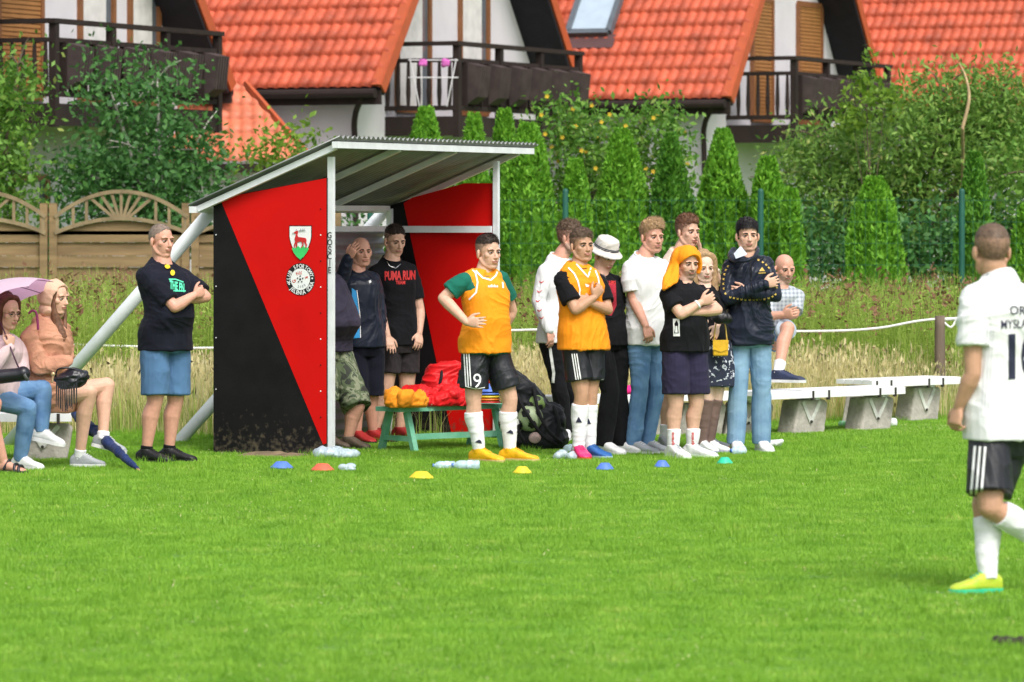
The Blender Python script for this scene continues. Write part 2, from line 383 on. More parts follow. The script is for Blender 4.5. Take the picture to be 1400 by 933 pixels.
    def foot(s, v, an, fy, fp, k=.86, bare=False):
        f = np.array([math.sin(fy)*math.cos(fp), -math.cos(fy)*math.cos(fp), -math.sin(fp)]); x = np.array([math.cos(fy), math.sin(fy), 0]); u = np.cross(x, f); u = u if u[2] > 0 else -u
        o = an-u*.085
        P_ = [(-.058, .018, .02, .055), (-.045, .028, .008, .075), (-.01, .031, .01, .1), (.03, .032, .012, .095), (.08, .036, .01, .068), (.13, .041, .009, .045), (.165, .038, .009, .034), (.185, .024, .01, .026)]
        v.rings([(o+f*a*1.0+u*(b+c)/2, x*w, u*(c-b)/2) for a, w, b, c in P_], 14, 2.3)
    def hand(s, v, w, e, sd, hd, hn, cu):
        d = nz(w-e) if hd is None else nz(hd); n = -s.fw if hn is None else np.array(hn, float)
        n = nz(n-d*np.dot(n, d)); t = nz(np.cross(d, n))*sd*-1
        k = .9 if s.fem else 1.
        if np.dot(t, UP) < 0 and hn is None: t = -t
        v.rings([(w-d*.015, t*.024*k, n*.019*k), (w+d*.012*k, t*.029*k, n*.018*k), (w+d*.05*k, t*.040*k, n*.0165*k), (w+d*.085*k, t*.040*k, n*.0135*k), (w+d*.094*k, t*.034*k, n*.009*k)], 16, 2.6)
        for i, (o, L) in enumerate(zip((.031, .0105, -.0105, -.031), (.068, .076, .071, .056))):
            b = w+d*(.078 if i < 3 else .07)*k+t*o*k; dd = nz(d+t*o*3.4); q = [b]; an = 0
            for j, fr in enumerate((.45, .32, .23)):
                an += cu*(.5, .9, .7)[j]; b = b+(dd*math.cos(an)+n*math.sin(an))*L*k*fr; q.append(b)
            v.tube(q, [.0088*k, .0083*k, .0077*k, .0064*k], 8, 2)
        b = w+d*.022*k+t*.028*k; q = [b, b+nz(d*.7+t*.7+n*.15)*.038*k, b+nz(d*.7+t*.7+n*.15)*.038*k+nz(d*.95+t*.25+n*.35*(.5+cu))*.03*k, b+nz(d*.7+t*.7)*.038*k+nz(d*.95+t*.25+n*.5)*.052*k]
        v.tube(q, [.014*k, .012*k, .0105*k, .008*k], 8, 2)
    # ---------------- clothes
    def put(s, name, v, m, wr=0., vox=None, it=3, fr=(10, 10, 6.5), seed=None, bvh=True, label=None):
        wr *= .62; me = remesh(v, vox or s.vox*1.15, it); seed = seed if seed is not None else (sum(map(ord, name)) % 7)+s.Y
        if wr: bump_mesh(me, wr, fr, seed, True, [s.s, s.fw, UP])
        if bvh: s.bv[name] = bvh_of(me)
        return obj(name, me, m, s.root, True, label)
    def shirt(s, name, m, hem=-.06, sl='short', ease=.010, slf=.62, wr=.008, flare=.010, cuff=.0, up=None, collar=.006, sides=(1, 1), slr=1., strap=0, **k):
        v = Vol(); b = s.build; fm = .86 if s.fem else 1.
        ez = lambda t: ease+flare*max(0, (.5-t))/.5+(-ease+collar if t > .98 else 0)
        v.rings(s.torso_rings(hem, 1.01, ez, up=up, n=16), 26, 2.4)
        if strap:
            for sh in (s.sa, s.sb): m0 = s.hip+(s.neck-s.hip)*.93; v.tube([m0+UP*.012, m0+(sh-m0)*.30+UP*.010, m0+(sh-m0)*strap+UP*.004], [.072, .074, .074], 14)
        mid = s.hip+(s.neck-s.hip)*.93; kk = fm*(.55+.45*b)
        for on, sh, e, w in ((sides[0], s.sa, s.ea, s.wa), (sides[1], s.sb, s.eb, s.wb)):
            if not on or sl is None: continue
            v.tube([mid+UP*.012, (mid+sh)/2+UP*.006, sh], [.058*fm, .060*fm, .062*kk], 14)
            if sl == 'short':
                g = sh+(e-sh)*slf; g0 = sh+(e-sh)*.05
                v.tube([sh, g0, sh+(g-sh)*.5, g], [.062*kk, .064*kk, .068*kk*slr, .071*kk*slr], 16, 3, False)
            else:
                v.tube([sh, sh+(e-sh)*.35, sh+(e-sh)*.7, e], [.062*kk, .063*kk*slr, .058*kk*slr, .055*kk*slr], 14)
                v.tube([e, e+(w-e)*.3, e+(w-e)*.7, w-(w-e)*cuff], [.056*kk*slr, .057*kk*slr, .048*kk*slr, .038*kk*slr], 14, 4, True)
        g = s.put(name, v, m, wr, **k)
        if not strap:
            c_, U_, W_ = s.torso_rings(.97, 1.012, collar, n=1)[-1]; w_ = Vol(); q_ = [c_+U_*math.cos(a)+W_*math.sin(a) for a in np.linspace(0, 2*math.pi, 29)]; w_.tube(q_, [.0065]*29, 8, 1, False); obj('collar', w_, m, g, True)
        return g
    def trousers(s, name, m, kind='shorts', top=.05, fr_=.85, r=(.104, .108), wr=.007, ease=.014, hemr=.06, sides=(1, 1), **k):
        v = Vol(); b = .5+.5*s.build
        v.rings(s.torso_rings(-.13 if kind == 'shorts' else -.09, top, lambda t: (ease-.03*max(0, -t)/.13) if t < -.015 else -.002, n=10), 24, 2.4)
        for on, h, kn, an in ((sides[0], s.ha, s.ka, s.aa), (sides[1], s.hb, s.kb, s.ab)):
            if not on: continue
            if kind == 'shorts':
                g = h+(kn-h)*fr_; v.tube([h-(kn-h)*.08, h+(g-h)*.3, h+(g-h)*.7, g], [.098*b, r[0]*b, (r[0]+r[1])/2*b, r[1]*b], 20, 3, False)
            else:
                v.tube([h, h+(kn-h)*.35, h+(kn-h)*.75, kn], [.1*b, r[0]*b, r[1]*b, r[1]*.92*b], 16)
                e = an+(kn-an)*(.0 if kind == 'long' else fr_); v.tube([kn, kn+(e-kn)*.35, kn+(e-kn)*.7, e-nz(kn-an)*.02], [r[1]*.92*b, r[1]*.92*b, (r[1]*.5+hemr*.5)*b, hemr], 16, 4, False)
        return s.put(name, v, m, wr, **k)
    def sock(s, side, m, top=.78, r=.006, name='sock', label=None):
        kn, an, fy = ((s.ka, s.aa, s.fya), (s.kb, s.ab, s.fyb))[side]; k = (.5+.5*s.build)*(.97 if s.fem else 1); bk = -np.array([math.sin(fy), -math.cos(fy), 0])
        prof = [(0, .036), (.38, .047), (.67, .061), (.88, .055), (1, .060)]; pts = []; rr = []
        for i in range(9):
            t = -.06+(top+.06)*i/8; tt = max(t, 0); pts.append(an+(kn-an)*t+bk*.014*math.exp(-((t-.67)/.25)**2)); rr.append(float(np.interp(tt, [p[0] for p in prof], [p[1] for p in prof]))*(k if tt > .1 else 1)+r)
        v = Vol(); v.tube(pts, rr, 20, 2, False)
        me = remesh(v, .006, 2); bump_mesh(me, .0028, (6, 6, 20), side+s.Y); s.bv['sock%d' % side] = bvh_of(me)
        return obj(name, me, m, s.root, True, label)
    def shoe(s, side, m, ms, k=1., trim=None, laces=None, high=0., label=None, name='shoe'):
        an, fy, fp = ((s.aa, s.fya, s.fpa), (s.ab, s.fyb, s.fpb))[side]; fem = .92 if s.fem else 1.06; k *= fem
        f = np.array([math.sin(fy)*math.cos(fp), -math.cos(fy)*math.cos(fp), -math.sin(fp)]); x = np.array([math.cos(fy), math.sin(fy), 0]); u = np.cross(x, f); u = u if u[2] > 0 else -u
        o = an-u*.085
        Q = [(-.078, .016, .022, .050), (-.070, .031, .012, .078+high), (-.045, .038, .012, .096+high), (-.01, .040, .012, .102+high), (.03, .040, .012, .106), (.065, .042, .012, .090), (.11, .047, .012, .068), (.15, .050, .012, .055), (.185, .044, .012, .047), (.207, .030, .013, .036), (.216, .014, .015, .027)]
        v = Vol(); v.rings([(o+f*a*k+u*(b+c)/2, x*w*k, u*(c-b)/2) for a, w, b, c in Q], 20, 2.7)
        v.tube([an-u*.02, an+u*(.018+high)], [.043*k, .046*k], 14, 1, False)
        me = remesh(v, .0055, 2); bump_mesh(me, .0018, (25, 25, 25), side+s.Y)
        so = obj(name, me, m, s.root, True, label); s.bv['shoe%d' % side] = bvh_of(me)
        w = Vol(); lo = []
        for a, wd in [(-.080, .018), (-.07, .034), (-.045, .041), (0, .042), (.05, .043), (.11, .050), (.15, .053), (.188, .047), (.210, .033), (.221, .014)]: lo.append((a, wd))
        out = [o+f*a*k+x*wd*k for a, wd in lo]+[o+f*a*k-x*wd*k for a, wd in lo[::-1]]
        w.prism(np.array(out)-u*.001, u*.024); obj('sole', w, ms, so)
        if laces is not None:
            w = Vol()
            for a, h in ((.045, .1035), (.062, .095), (.079, .086), (.096, .0775)): w.tube([o+f*a*k+x*.02+u*(h-.004), o+f*(a+.004)*k+u*(h+.003), o+f*a*k-x*.02+u*(h-.004)], [.0028]*3, 6, 2)
            obj('laces', w, laces, so, True)
        return so
    # ---------------- hair
    def hair(s, hm, top=.012, side=.006, front=.078, noise=.006, strands=900, slen=.022, quiff=0., comb=(0, -.3, .6), bald=None, sideburn=-.02, back=-.065, seed=1, fringe=0., extra=None, fade=.0):
        n1, n2 = 60, 80; V = []; 
        ph = np.linspace(-math.pi/2+.02, math.pi/2-.02, n1); th = np.arange(n2)/n2*2*math.pi
        A, B = np.meshgrid(ph, th, indexing='ij'); D = np.stack([np.cos(A)*np.sin(B), np.sin(A), np.cos(A)*np.cos(B)], -1).reshape(-1, 3)
        L = D*np.array([.075, .085, .095])+np.array([0, .035, -.015])
        def mask(L, D):
            z = L[:, 2]; x = np.abs(L[:, 0])
            yl = np.interp(z, [-.11, -.06, -.03, -.012, .004, .02, .045, .065, .08], [back, back, -.035, .016, sideburn+.012, .036, .058, front-.006, front])
            yl = yl+.016*(vn(L*70, seed)-.5)+.010*(vn(L*150, seed+1)-.5)
            # hair where above the hairline, soft margin
            mm = 1/(1+np.exp(-(L[:, 1]-yl)/.0045))
            if bald: 
                c = np.clip((L[:, 1]-bald)/.01, 0, 1); mm = mm*(1-c)
            return mm
        m_ = mask(L, D); tp = np.clip((L[:, 1]-.05)/.05, 0, 1); fr = np.clip((L[:, 2]-.01)/.06, 0, 1)
        th_ = side*np.clip((L[:, 1]+.03)/.08, .3, 1)+(top-side)*tp+quiff*tp*fr
        nsv = vn(D*np.array([7, 7, 4])*2.2, seed)*2-1; ns2 = vn(D*24, seed+2)*2-1
        off = m_*(th_+noise*nsv*(.4+tp)*1.3+noise*.22*ns2)-(1-m_)*.012
        V = s.head+((L+D*off[:, None])@np.array([s.hx, s.hu, s.hf]))*s.hs
        Fs = []
        for i in range(n1-1):
            for j in range(n2): Fs.append((i*n2+j, i*n2+(j+1) % n2, (i+1)*n2+(j+1) % n2, (i+1)*n2+j))
        Vl = [V]; Fl = [np.array(Fs)]; nb = len(V)
        if strands:
            g = np.random.default_rng(int(seed*10)); strands = int(strands*1.7); D2 = nr.normal(size=(strands*5, 3)); D2 /= np.linalg.norm(D2, axis=1)[:, None]; L2 = D2*np.array([.075, .085, .095])+np.array([0, .035, -.015])
            k = mask(L2, D2) > .6; D2 = D2[k][:strands]; L2 = L2[k][:strands]; tp = np.clip((L2[:, 1]-.04)/.06, 0, 1)[:, None]; n = len(L2)
            base = L2+D2*(side+(top-side)*tp)*.6+D2*quiff*tp*np.clip((L2[:, 2]-.01)/.06, 0, 1)[:, None]*.7
            fl = np.array(comb)*tp+np.array([0, -1., -.3])*(1-tp); d1 = D2*.8+fl+g.normal(size=(n, 3))*.14; d1 /= np.linalg.norm(d1, axis=1)[:, None]
            d2 = D2*.15+fl+g.normal(size=(n, 3))*.18+np.array([0, -.25, 0]); d2 /= np.linalg.norm(d2, axis=1)[:, None]
            ln = slen*(.5+.8*g.random((n, 1)))*(.3+.7*tp); sd = np.cross(d1, D2); sd /= np.linalg.norm(sd, axis=1)[:, None]+1e-9; w = .0016
            p0 = base; p1 = p0+d1*ln*.55; p2 = p1+d2*ln*.6
            VV = np.stack([p0-sd*w, p0+sd*w, p1+sd*w*.8, p1-sd*w*.8, p2+sd*w*.2, p2-sd*w*.2], 1).reshape(-1, 3)
            Vl.append(s.head+(VV@np.array([s.hx, s.hu, s.hf]))*s.hs); i = np.arange(n)*6
            Fl.append(nb+np.concatenate([np.stack([i, i+1, i+2, i+3], 1), np.stack([i+3, i+2, i+4, i+5], 1)]))
        me = np_mesh('hair', np.vstack(Vl), np.vstack(Fl)); me.validate()
        ho = obj('hair', me, [HAIRM[hm]]+([mat('hair_fade', np.array(s.skin_rgb)*fade+np.array(HAIRC[hm])*(1-fade), .6, .35, 60, .2, 120)] if fade else []), s.root, True)
        if fade:
            fc = (fcent(me)+np.array(s.root.location)-s.head)@np.array([s.hx, s.hu, s.hf]).T/s.hs; me.polygons.foreach_set('material_index', (fc[:, 1] < .058+.012*vn(fc*60)).astype(np.int32))
        return ho
    def long_hair(s, hm, locks, n=260, w=.004, name='hair', noise=.012):
        """locks: lists of head-local points the hair follows"""
        v = Vol(); Vl = []; Fl = []; nb = 0
        for (pts, r) in locks: v.tube([s.hl(p) for p in pts], r, 12)
        me = remesh(v, .006, 2); bump_mesh(me, .0025, (55, 55, 3), 3, True, [s.hx, s.hf, s.hu])
        return obj(name, me, HAIRM[hm], s.root, True)
def cloth_(name, c): return mat(name, c, .85, .15, 8, .2, 100)
# ================================================================== world, camera, light
def setup(exposure=0., sun=1.3, sky=.12):
    w = bpy.data.worlds.new('World'); S.world = w; w.use_nodes = True; nt = w.node_tree; n = nt.nodes; l = nt.links
    st = n.new('ShaderNodeTexSky'); st.sky_type = 'NISHITA'; st.sun_disc = False; st.sun_elevation = R(52); st.sun_rotation = R(155); st.air_density = 1.; st.dust_density = 4.; st.ozone_density = 1.
    hs = n.new('ShaderNodeHueSaturation'); hs.inputs['Saturation'].default_value = .35; l.new(st.outputs[0], hs.inputs['Color'])
    bg = n['Background']; bg.inputs[1].default_value = sky; l.new(hs.outputs[0], bg.inputs[0])
    s = bpy.data.lights.new('sun', 'SUN'); s.energy = sun; s.angle = R(22); s.color = (1, .97, .92); o = bpy.data.objects.new('sun', s); C.objects.link(o)
    az = R(155)   # sun behind and left of the camera
    d = Vector((math.sin(az)*math.cos(R(52)), math.cos(az)*math.cos(R(52)), math.sin(R(52)))); o.rotation_euler = (-d).to_track_quat('-Z', 'Y').to_euler(); o.location = (0, -5, 20)
    c = bpy.data.cameras.new('camera'); c.sensor_width = 36; c.lens = F/1400*36; c.shift_y = -(466.5-HY)/1400; c.clip_end = 2000; c.clip_start = .5
    c.dof.use_dof = True; c.dof.focus_distance = 33.6; c.dof.aperture_fstop = 4.5
    co = bpy.data.objects.new('camera', c); C.objects.link(co); co.location = (0, 0, H); co.rotation_euler = (R(90), 0, 0); S.camera = co
    S.view_settings.view_transform = 'Standard'; S.view_settings.look = 'None'; S.view_settings.gamma = 1; S.view_settings.exposure = exposure; S.view_settings.use_curve_mapping = False
    S.cycles.use_denoising = True; S.cycles.max_bounces = 6; S.cycles.transparent_max_bounces = 8
setup(.66, 1.35, .145)
# ================================================================== ground and grass
GROUND = mat('meadow_soil', (.10, .22, .022), .95, .35, .8, .5, 30)
gv = Vol(); gv.add([(-400, -30, 0), (400, -30, 0), (400, 900, 0), (-400, 900, 0)], [[0, 1, 2, 3]])
struct('ground', gv.mesh(), GROUND)
def collection(objs):
    c = bpy.data.collections.new('patches')
    for o in objs: c.objects.link(o)
    return c
def scatter(name, pts, protos, smin, smax, label, cat, zs=None):
    me = bpy.data.meshes.new(name); me.from_pydata([tuple(p) for p in pts], [], []); o = bpy.data.objects.new(name, me); C.objects.link(o); o['kind'] = 'stuff'; o['label'] = label; o['category'] = cat
    g = bpy.data.node_groups.new(name, 'GeometryNodeTree'); g.interface.new_socket('Geometry', in_out='INPUT', socket_type='NodeSocketGeometry'); g.interface.new_socket('Geometry', in_out='OUTPUT', socket_type='NodeSocketGeometry')
    n = g.nodes; l = g.links; gi = n.new('NodeGroupInput'); go = n.new('NodeGroupOutput'); ip = n.new('GeometryNodeInstanceOnPoints'); ci = n.new('GeometryNodeCollectionInfo')
    ci.inputs['Collection'].default_value = collection(protos); ci.inputs['Separate Children'].default_value = True; ci.inputs['Reset Children'].default_value = True
    rr = n.new('FunctionNodeRandomValue'); rr.data_type = 'FLOAT_VECTOR'; rr.inputs[0].default_value = (0, 0, 0); rr.inputs[1].default_value = (0, 0, 6.283)
    rs = n.new('FunctionNodeRandomValue'); rs.data_type = 'FLOAT'; rs.inputs[2].default_value = smin; rs.inputs[3].default_value = smax
    l.new(gi.outputs[0], ip.inputs['Points']); l.new(ci.outputs[0], ip.inputs['Instance']); ip.inputs['Pick Instance'].default_value = True
    l.new(rr.outputs[0], ip.inputs['Rotation']); l.new(rs.outputs[1], ip.inputs['Scale']); l.new(ip.outputs[0], go.inputs[0])
    m = o.modifiers.new('scatter', 'NODES'); m.node_group = g; return o
def blades(n, size, h0, h1, w, lean, rng, segs=2, droop=0.):
    x = rng.uniform(-size/2, size/2, (n, 2)); h = rng.uniform(h0, h1, n); a = rng.uniform(0, 6.283, n); L = rng.uniform(0, lean, n)*h
    b = np.c_[x, np.zeros(n)]; d = np.c_[np.cos(a), np.sin(a), np.zeros(n)]; s = np.c_[-np.sin(a+rng.uniform(-1, 1, n)), np.cos(a+rng.uniform(-1, 1, n)), np.zeros(n)]
    ws = w*rng.uniform(.6, 1.2, n)[:, None]; z = np.array([0, 0, 1.])
    V = []; 
    for k in range(segs+1):
        t = k/segs; c = b+d*(L*t**2)[:, None]+z*(h*(t-droop*t**3))[:, None]; wk = ws*(1-t*.85)/2; V += [c-s*wk, c+s*wk]
    V = np.stack(V, 1).reshape(-1, 3); i = np.arange(n)*(2*segs+2); Fs = []
    for k in range(segs): Fs.append(np.stack([i+2*k, i+2*k+1, i+2*k+3, i+2*k+2], 1))
    return V, np.concatenate(Fs), b, d, h, L
def join(parts):
    V = []; Fs = []; nb = 0
    for v, f in parts: V.append(v); Fs.append(f+nb); nb += len(v)
    return np.vstack(V), np.vstack(Fs)
LAWN = leafmat('lawn_blades', (.16, .36, .028), (.315, .55, .058), (.48, .58, .13), .5, .35, big=3.2, amp=1.9)
def proto(name, V, Fs, ms, mi=None):
    me = np_mesh(name, V, Fs)
    for m in ms: me.materials.append(m)
    if mi is not None: me.polygons.foreach_set('material_index', np.asarray(mi, np.int32))
    return bpy.data.objects.new(name, me)
lp = []
for i in range(5):
    g = np.random.default_rng(i); V, Fs, *_ = blades(2300, .56, .008, .024, .0048, .9, g, 2); lp.append(proto('lawn_patch', V, Fs, [LAWN]))
pts = []
y = 13.
def edge(x): return 36.9+1.22*max(0, x-.7)+.25*math.sin(x*1.3)+.15*math.sin(x*3.1)
while y < 42:
    hw = y*.1167+1.6; x = -hw
    while x < hw:
        yl = edge(x)+.2
        if y < yl: pts.append((x+rnd.uniform(-.06, .06), y+rnd.uniform(-.06, .06), 0))
        x += .46
    y += .46
scatter('grass', pts, lp, .85, 1.15, 'short bright green mown grass of the football pitch', 'grass')
# longer tufts in the lawn
g = np.random.default_rng(77); V, Fs, *_ = blades(60, .14, .025, .055, .005, .9, g, 2); V2, F2, *_ = blades(40, .10, .03, .065, .005, .7, g, 2)
tp = [proto('tuft', V, Fs, [LAWN]), proto('tuft', V2, F2, [LAWN])]
pts = []
for i in range(1500):
    y = 15+22*rnd.random()**.8; pts.append((rnd.uniform(-1, 1)*(y*.1167+1.2), y, 0))
for i in range(420):   # grass left long round posts, bench feet and along the pitch edge
    x = rnd.uniform(-6, 6); pts.append((x, edge(x)+rnd.uniform(-.5, .2), 0))
for i in range(90): a = rnd.random(); pts.append((-2.4+1.05*a+rnd.uniform(-.05, .05), 34.55-.45*a+rnd.uniform(-.12, .05), 0))
scatter('grass_tufts', pts, tp, .5, 1.25, 'longer green tufts standing in the mown pitch', 'grass')
STRAW = leafmat('straw', (.62, .55, .25), (.88, .78, .46), (.44, .48, .14), .7, .45)
MGREEN = leafmat('meadow_green', (.22, .36, .05), (.44, .56, .13), (.42, .42, .14), .6, .35)
WEED = leafmat('weed_green', (.20, .33, .04), (.44, .58, .12), (.56, .60, .20), .6, .45)
SEED = leafmat('seed_heads', (.14, .065, .035), (.28, .16, .09), None, .8, .1)
def straw_patch(seed, n=560, green=.25, h=(.3, .62)):
    g = np.random.default_rng(seed); ng = int(n*green)
    A = blades(n-ng, .8, h[0]*.7, h[1], .0065, .6, g, 3, .1); Bb = blades(ng, .8, h[0]*.6, h[1]*.8, .009, .5, g, 3, .1)
    # plumes
    k = (n-ng)//2; b, d, hh, L = A[2][:k], A[3][:k], A[4][:k], A[5][:k]; tip = b+d*L[:, None]+np.array([0, 0, 1.])*(hh*.9)[:, None]
    o = g.normal(size=(k, 4, 3))*np.array([.008, .008, .035]); pv = (tip[:, None, :]+o).reshape(-1, 3); pf = np.arange(k*4).reshape(-1, 4)
    V, Fs = join([(A[0], A[1]), (Bb[0], Bb[1]), (pv, pf)]); mi = [0]*len(A[1])+[1]*len(Bb[1])+[0]*len(pf)
    return proto('straw_patch', V, Fs, [STRAW, MGREEN], mi)
def weed_patch(seed, h=(.6, 1.1), n=120, seeds=.09):
    g = np.random.default_rng(seed+50); A = blades(n*2, .9, h[0]*.7, h[1], .010, .35, g, 3)
    # small leaves along the stems
    k = n*7; t = g.uniform(.2, .95, k); i = g.integers(0, n, k); c = A[2][i]+A[3][i]*(A[5][i]*t*t)[:, None]+np.array([0, 0, 1.])*(A[4][i]*t)[:, None]+g.normal(size=(k, 3))*.035
    u = g.normal(size=(k, 3)); u /= np.linalg.norm(u, axis=1)[:, None]; w = np.cross(u, g.normal(size=(k, 3))); w /= np.linalg.norm(w, axis=1)[:, None]; s = g.uniform(.012, .026, (k, 1))
    lv = np.stack([c-u*s, c-w*s*.4, c+u*s, c+w*s*.4], 1).reshape(-1, 3); lf = np.arange(k*4).reshape(-1, 4)
    q = int(n*seeds); st = []; 
    cc = (A[2][:q]+A[3][:q]*A[5][:q][:, None]+np.array([0, 0, 1.])*(A[4][:q]*.97)[:, None]); cc = np.repeat(cc, 7, 0)+g.normal(size=(q*7, 3))*np.array([.016, .016, .05])
    u = g.normal(size=cc.shape)*.013; w = g.normal(size=cc.shape)*.013; sv = np.stack([cc-u, cc-w, cc+u, cc+w], 1).reshape(-1, 3); sf = np.arange(len(cc)*4).reshape(-1, 4)
    V, Fs = join([(A[0], A[1]), (lv, lf), (sv, sf)]); mi = [0]*len(A[1])+[0]*len(lf)+[1]*len(sf)
    return proto('weed_patch', V, Fs, [WEED, SEED], mi)
sp = [straw_patch(i, 560, .2) for i in range(4)]; sg = [straw_patch(i+10, 460, .7, (.25, .5)) for i in range(3)]
P1, P2, P3 = [], [], []
y = 36.8
while y < 50:
    x = -y*.1167-2
    while x < y*.1167+2:
        e = edge(x)+.25; q = (x+rnd.uniform(-.15, .15), y+rnd.uniform(-.15, .15), 0)
        left = x < -1.2
        if y > e:
            top = 43.0+.8*math.sin(x*.9+1) if not left else 42.0+.6*math.sin(x*1.7)
            if y < top: (P1 if rnd.random() < (.76 if not left else .52) else P2).append(q)
            if y > top-1.0: P3.append(q)
            if y > top-.3 and rnd.random() < .5: P2.append(q)
        x += .42
    y += .42
scatter('dry_grass', P1, sp, .8, 1.2, 'tall dry straw coloured grass behind the benches', 'grass')
scatter('meadow_grass', P2, sg, .8, 1.25, 'tall green meadow grass mixed into the straw', 'grass')
scatter('weeds', P3, [weed_patch(i) for i in range(5)], .8, 1.2, 'tall green weeds with reddish brown seed heads in front of the fence', 'weeds')
pts = [(-2.15+1.2*rnd.random(), 34.5+.6*rnd.random()*rnd.random(), 0) for i in range(40)]+[(rnd.uniform(-5, -3.6), rnd.uniform(34.6, 37.4), 0) for i in range(14)]
# ================================================================== foliage
def leaf_quads(c, s, g, up=0., asp=.5, outd=None):
    n = len(c); u = g.normal(size=(n, 3)); u[:, 2] += up
    if outd is not None: u += outd
    u /= np.linalg.norm(u, axis=1)[:, None]; w = np.cross(u, g.normal(size=(n, 3))); w /= np.linalg.norm(w, axis=1)[:, None]
    s = np.asarray(s).reshape(-1, 1)*g.uniform(.6, 1.3, (n, 1))
    return np.stack([c-u*s, c-w*s*asp, c+u*s, c+w*s*asp], 1).reshape(-1, 3), np.arange(n*4).reshape(-1, 4)
def thuja(px, ptop, wpx, Y, m, seed, label, group='conical conifers in a row along the fence'):
    g = np.random.default_rng(seed); top = P(px, ptop, Y); h = top[2]; r = wpx/2/F*Y*1.22; x0 = top[0]
    root = empty('conifer', (x0, Y, 0), label, 'conifer', group)
    n = int(7000*max(.5, h*r*1.1)); t = g.random(n)**.9*.99; a = g.uniform(0, 6.283, n)
    prof = lambda t: r*np.clip((1-t), 0, 1)**.62*(.82+.18*np.clip(t*5, 0, 1))
    lob = 1+.16*np.sin(a*2+t*6+seed)+.12*np.sin(a*5+t*17+seed*2); rr = prof(t)*1.12*lob*(1-.3*g.random(n)**2.2)+.03
    c = np.c_[x0+rr*np.cos(a), Y+rr*np.sin(a), t*h+.05]; outd = np.c_[np.cos(a), np.sin(a), np.full(n, 2.2)]*.9
    V, Fs = leaf_quads(c, np.full(n, .042), g, 0, .42, outd)
    q = []; k = 20
    for tt in np.linspace(.02, .96, 14): q.append((np.array([x0, Y, tt*h]), np.array([1, 0, 0])*float(prof(tt))*.74, np.array([0, 1, 0])*float(prof(tt))*.74))
    v = Vol(); v.rings(q, 16, 2); cv = np.vstack(v.v); cf = [f for f in v.f if len(f) == 4]
    V, Fs = join([(V, Fs), (cv, np.array(cf))]); obj('crown', np_mesh('crown', V, Fs), m, root)
    v = Vol(); v.tube([(x0, Y, 0), (x0, Y, .5*h)], [.06, .03], 8); obj('trunk', v, BARK, root, True)
    return root
BARK = mat('bark', (.14, .10, .07), .9, .3, 20, .6, 60, stretch=(1, 1, .2)); BARKW = mat('pale_bark', (.50, .47, .42), .85, .35, 14, .5, 40)
TH1 = leafmat('conifer_bright', (.09, .27, .018), (.22, .48, .04), None, .6, .25); TH2 = leafmat('conifer_dark', (.05, .18, .018), (.14, .34, .035), None, .6, .25)
LV_D = leafmat('foliage_dark', (.035, .12, .03), (.11, .27, .065), None, .5, .3); LV_M = leafmat('foliage_mid', (.06, .17, .02), (.20, .38, .06), (.32, .38, .10), .5, .35)
LV_B = leafmat('foliage_bright', (.09, .20, .02), (.27, .42, .05), None, .5, .4); LV_W = leafmat('willow', (.08, .19, .03), (.26, .43, .08), (.42, .42, .14), .55, .35)
YEL = leafmat('yellow_flowers', (.75, .50, .03), (.85, .65, .08), None, .6, .3)
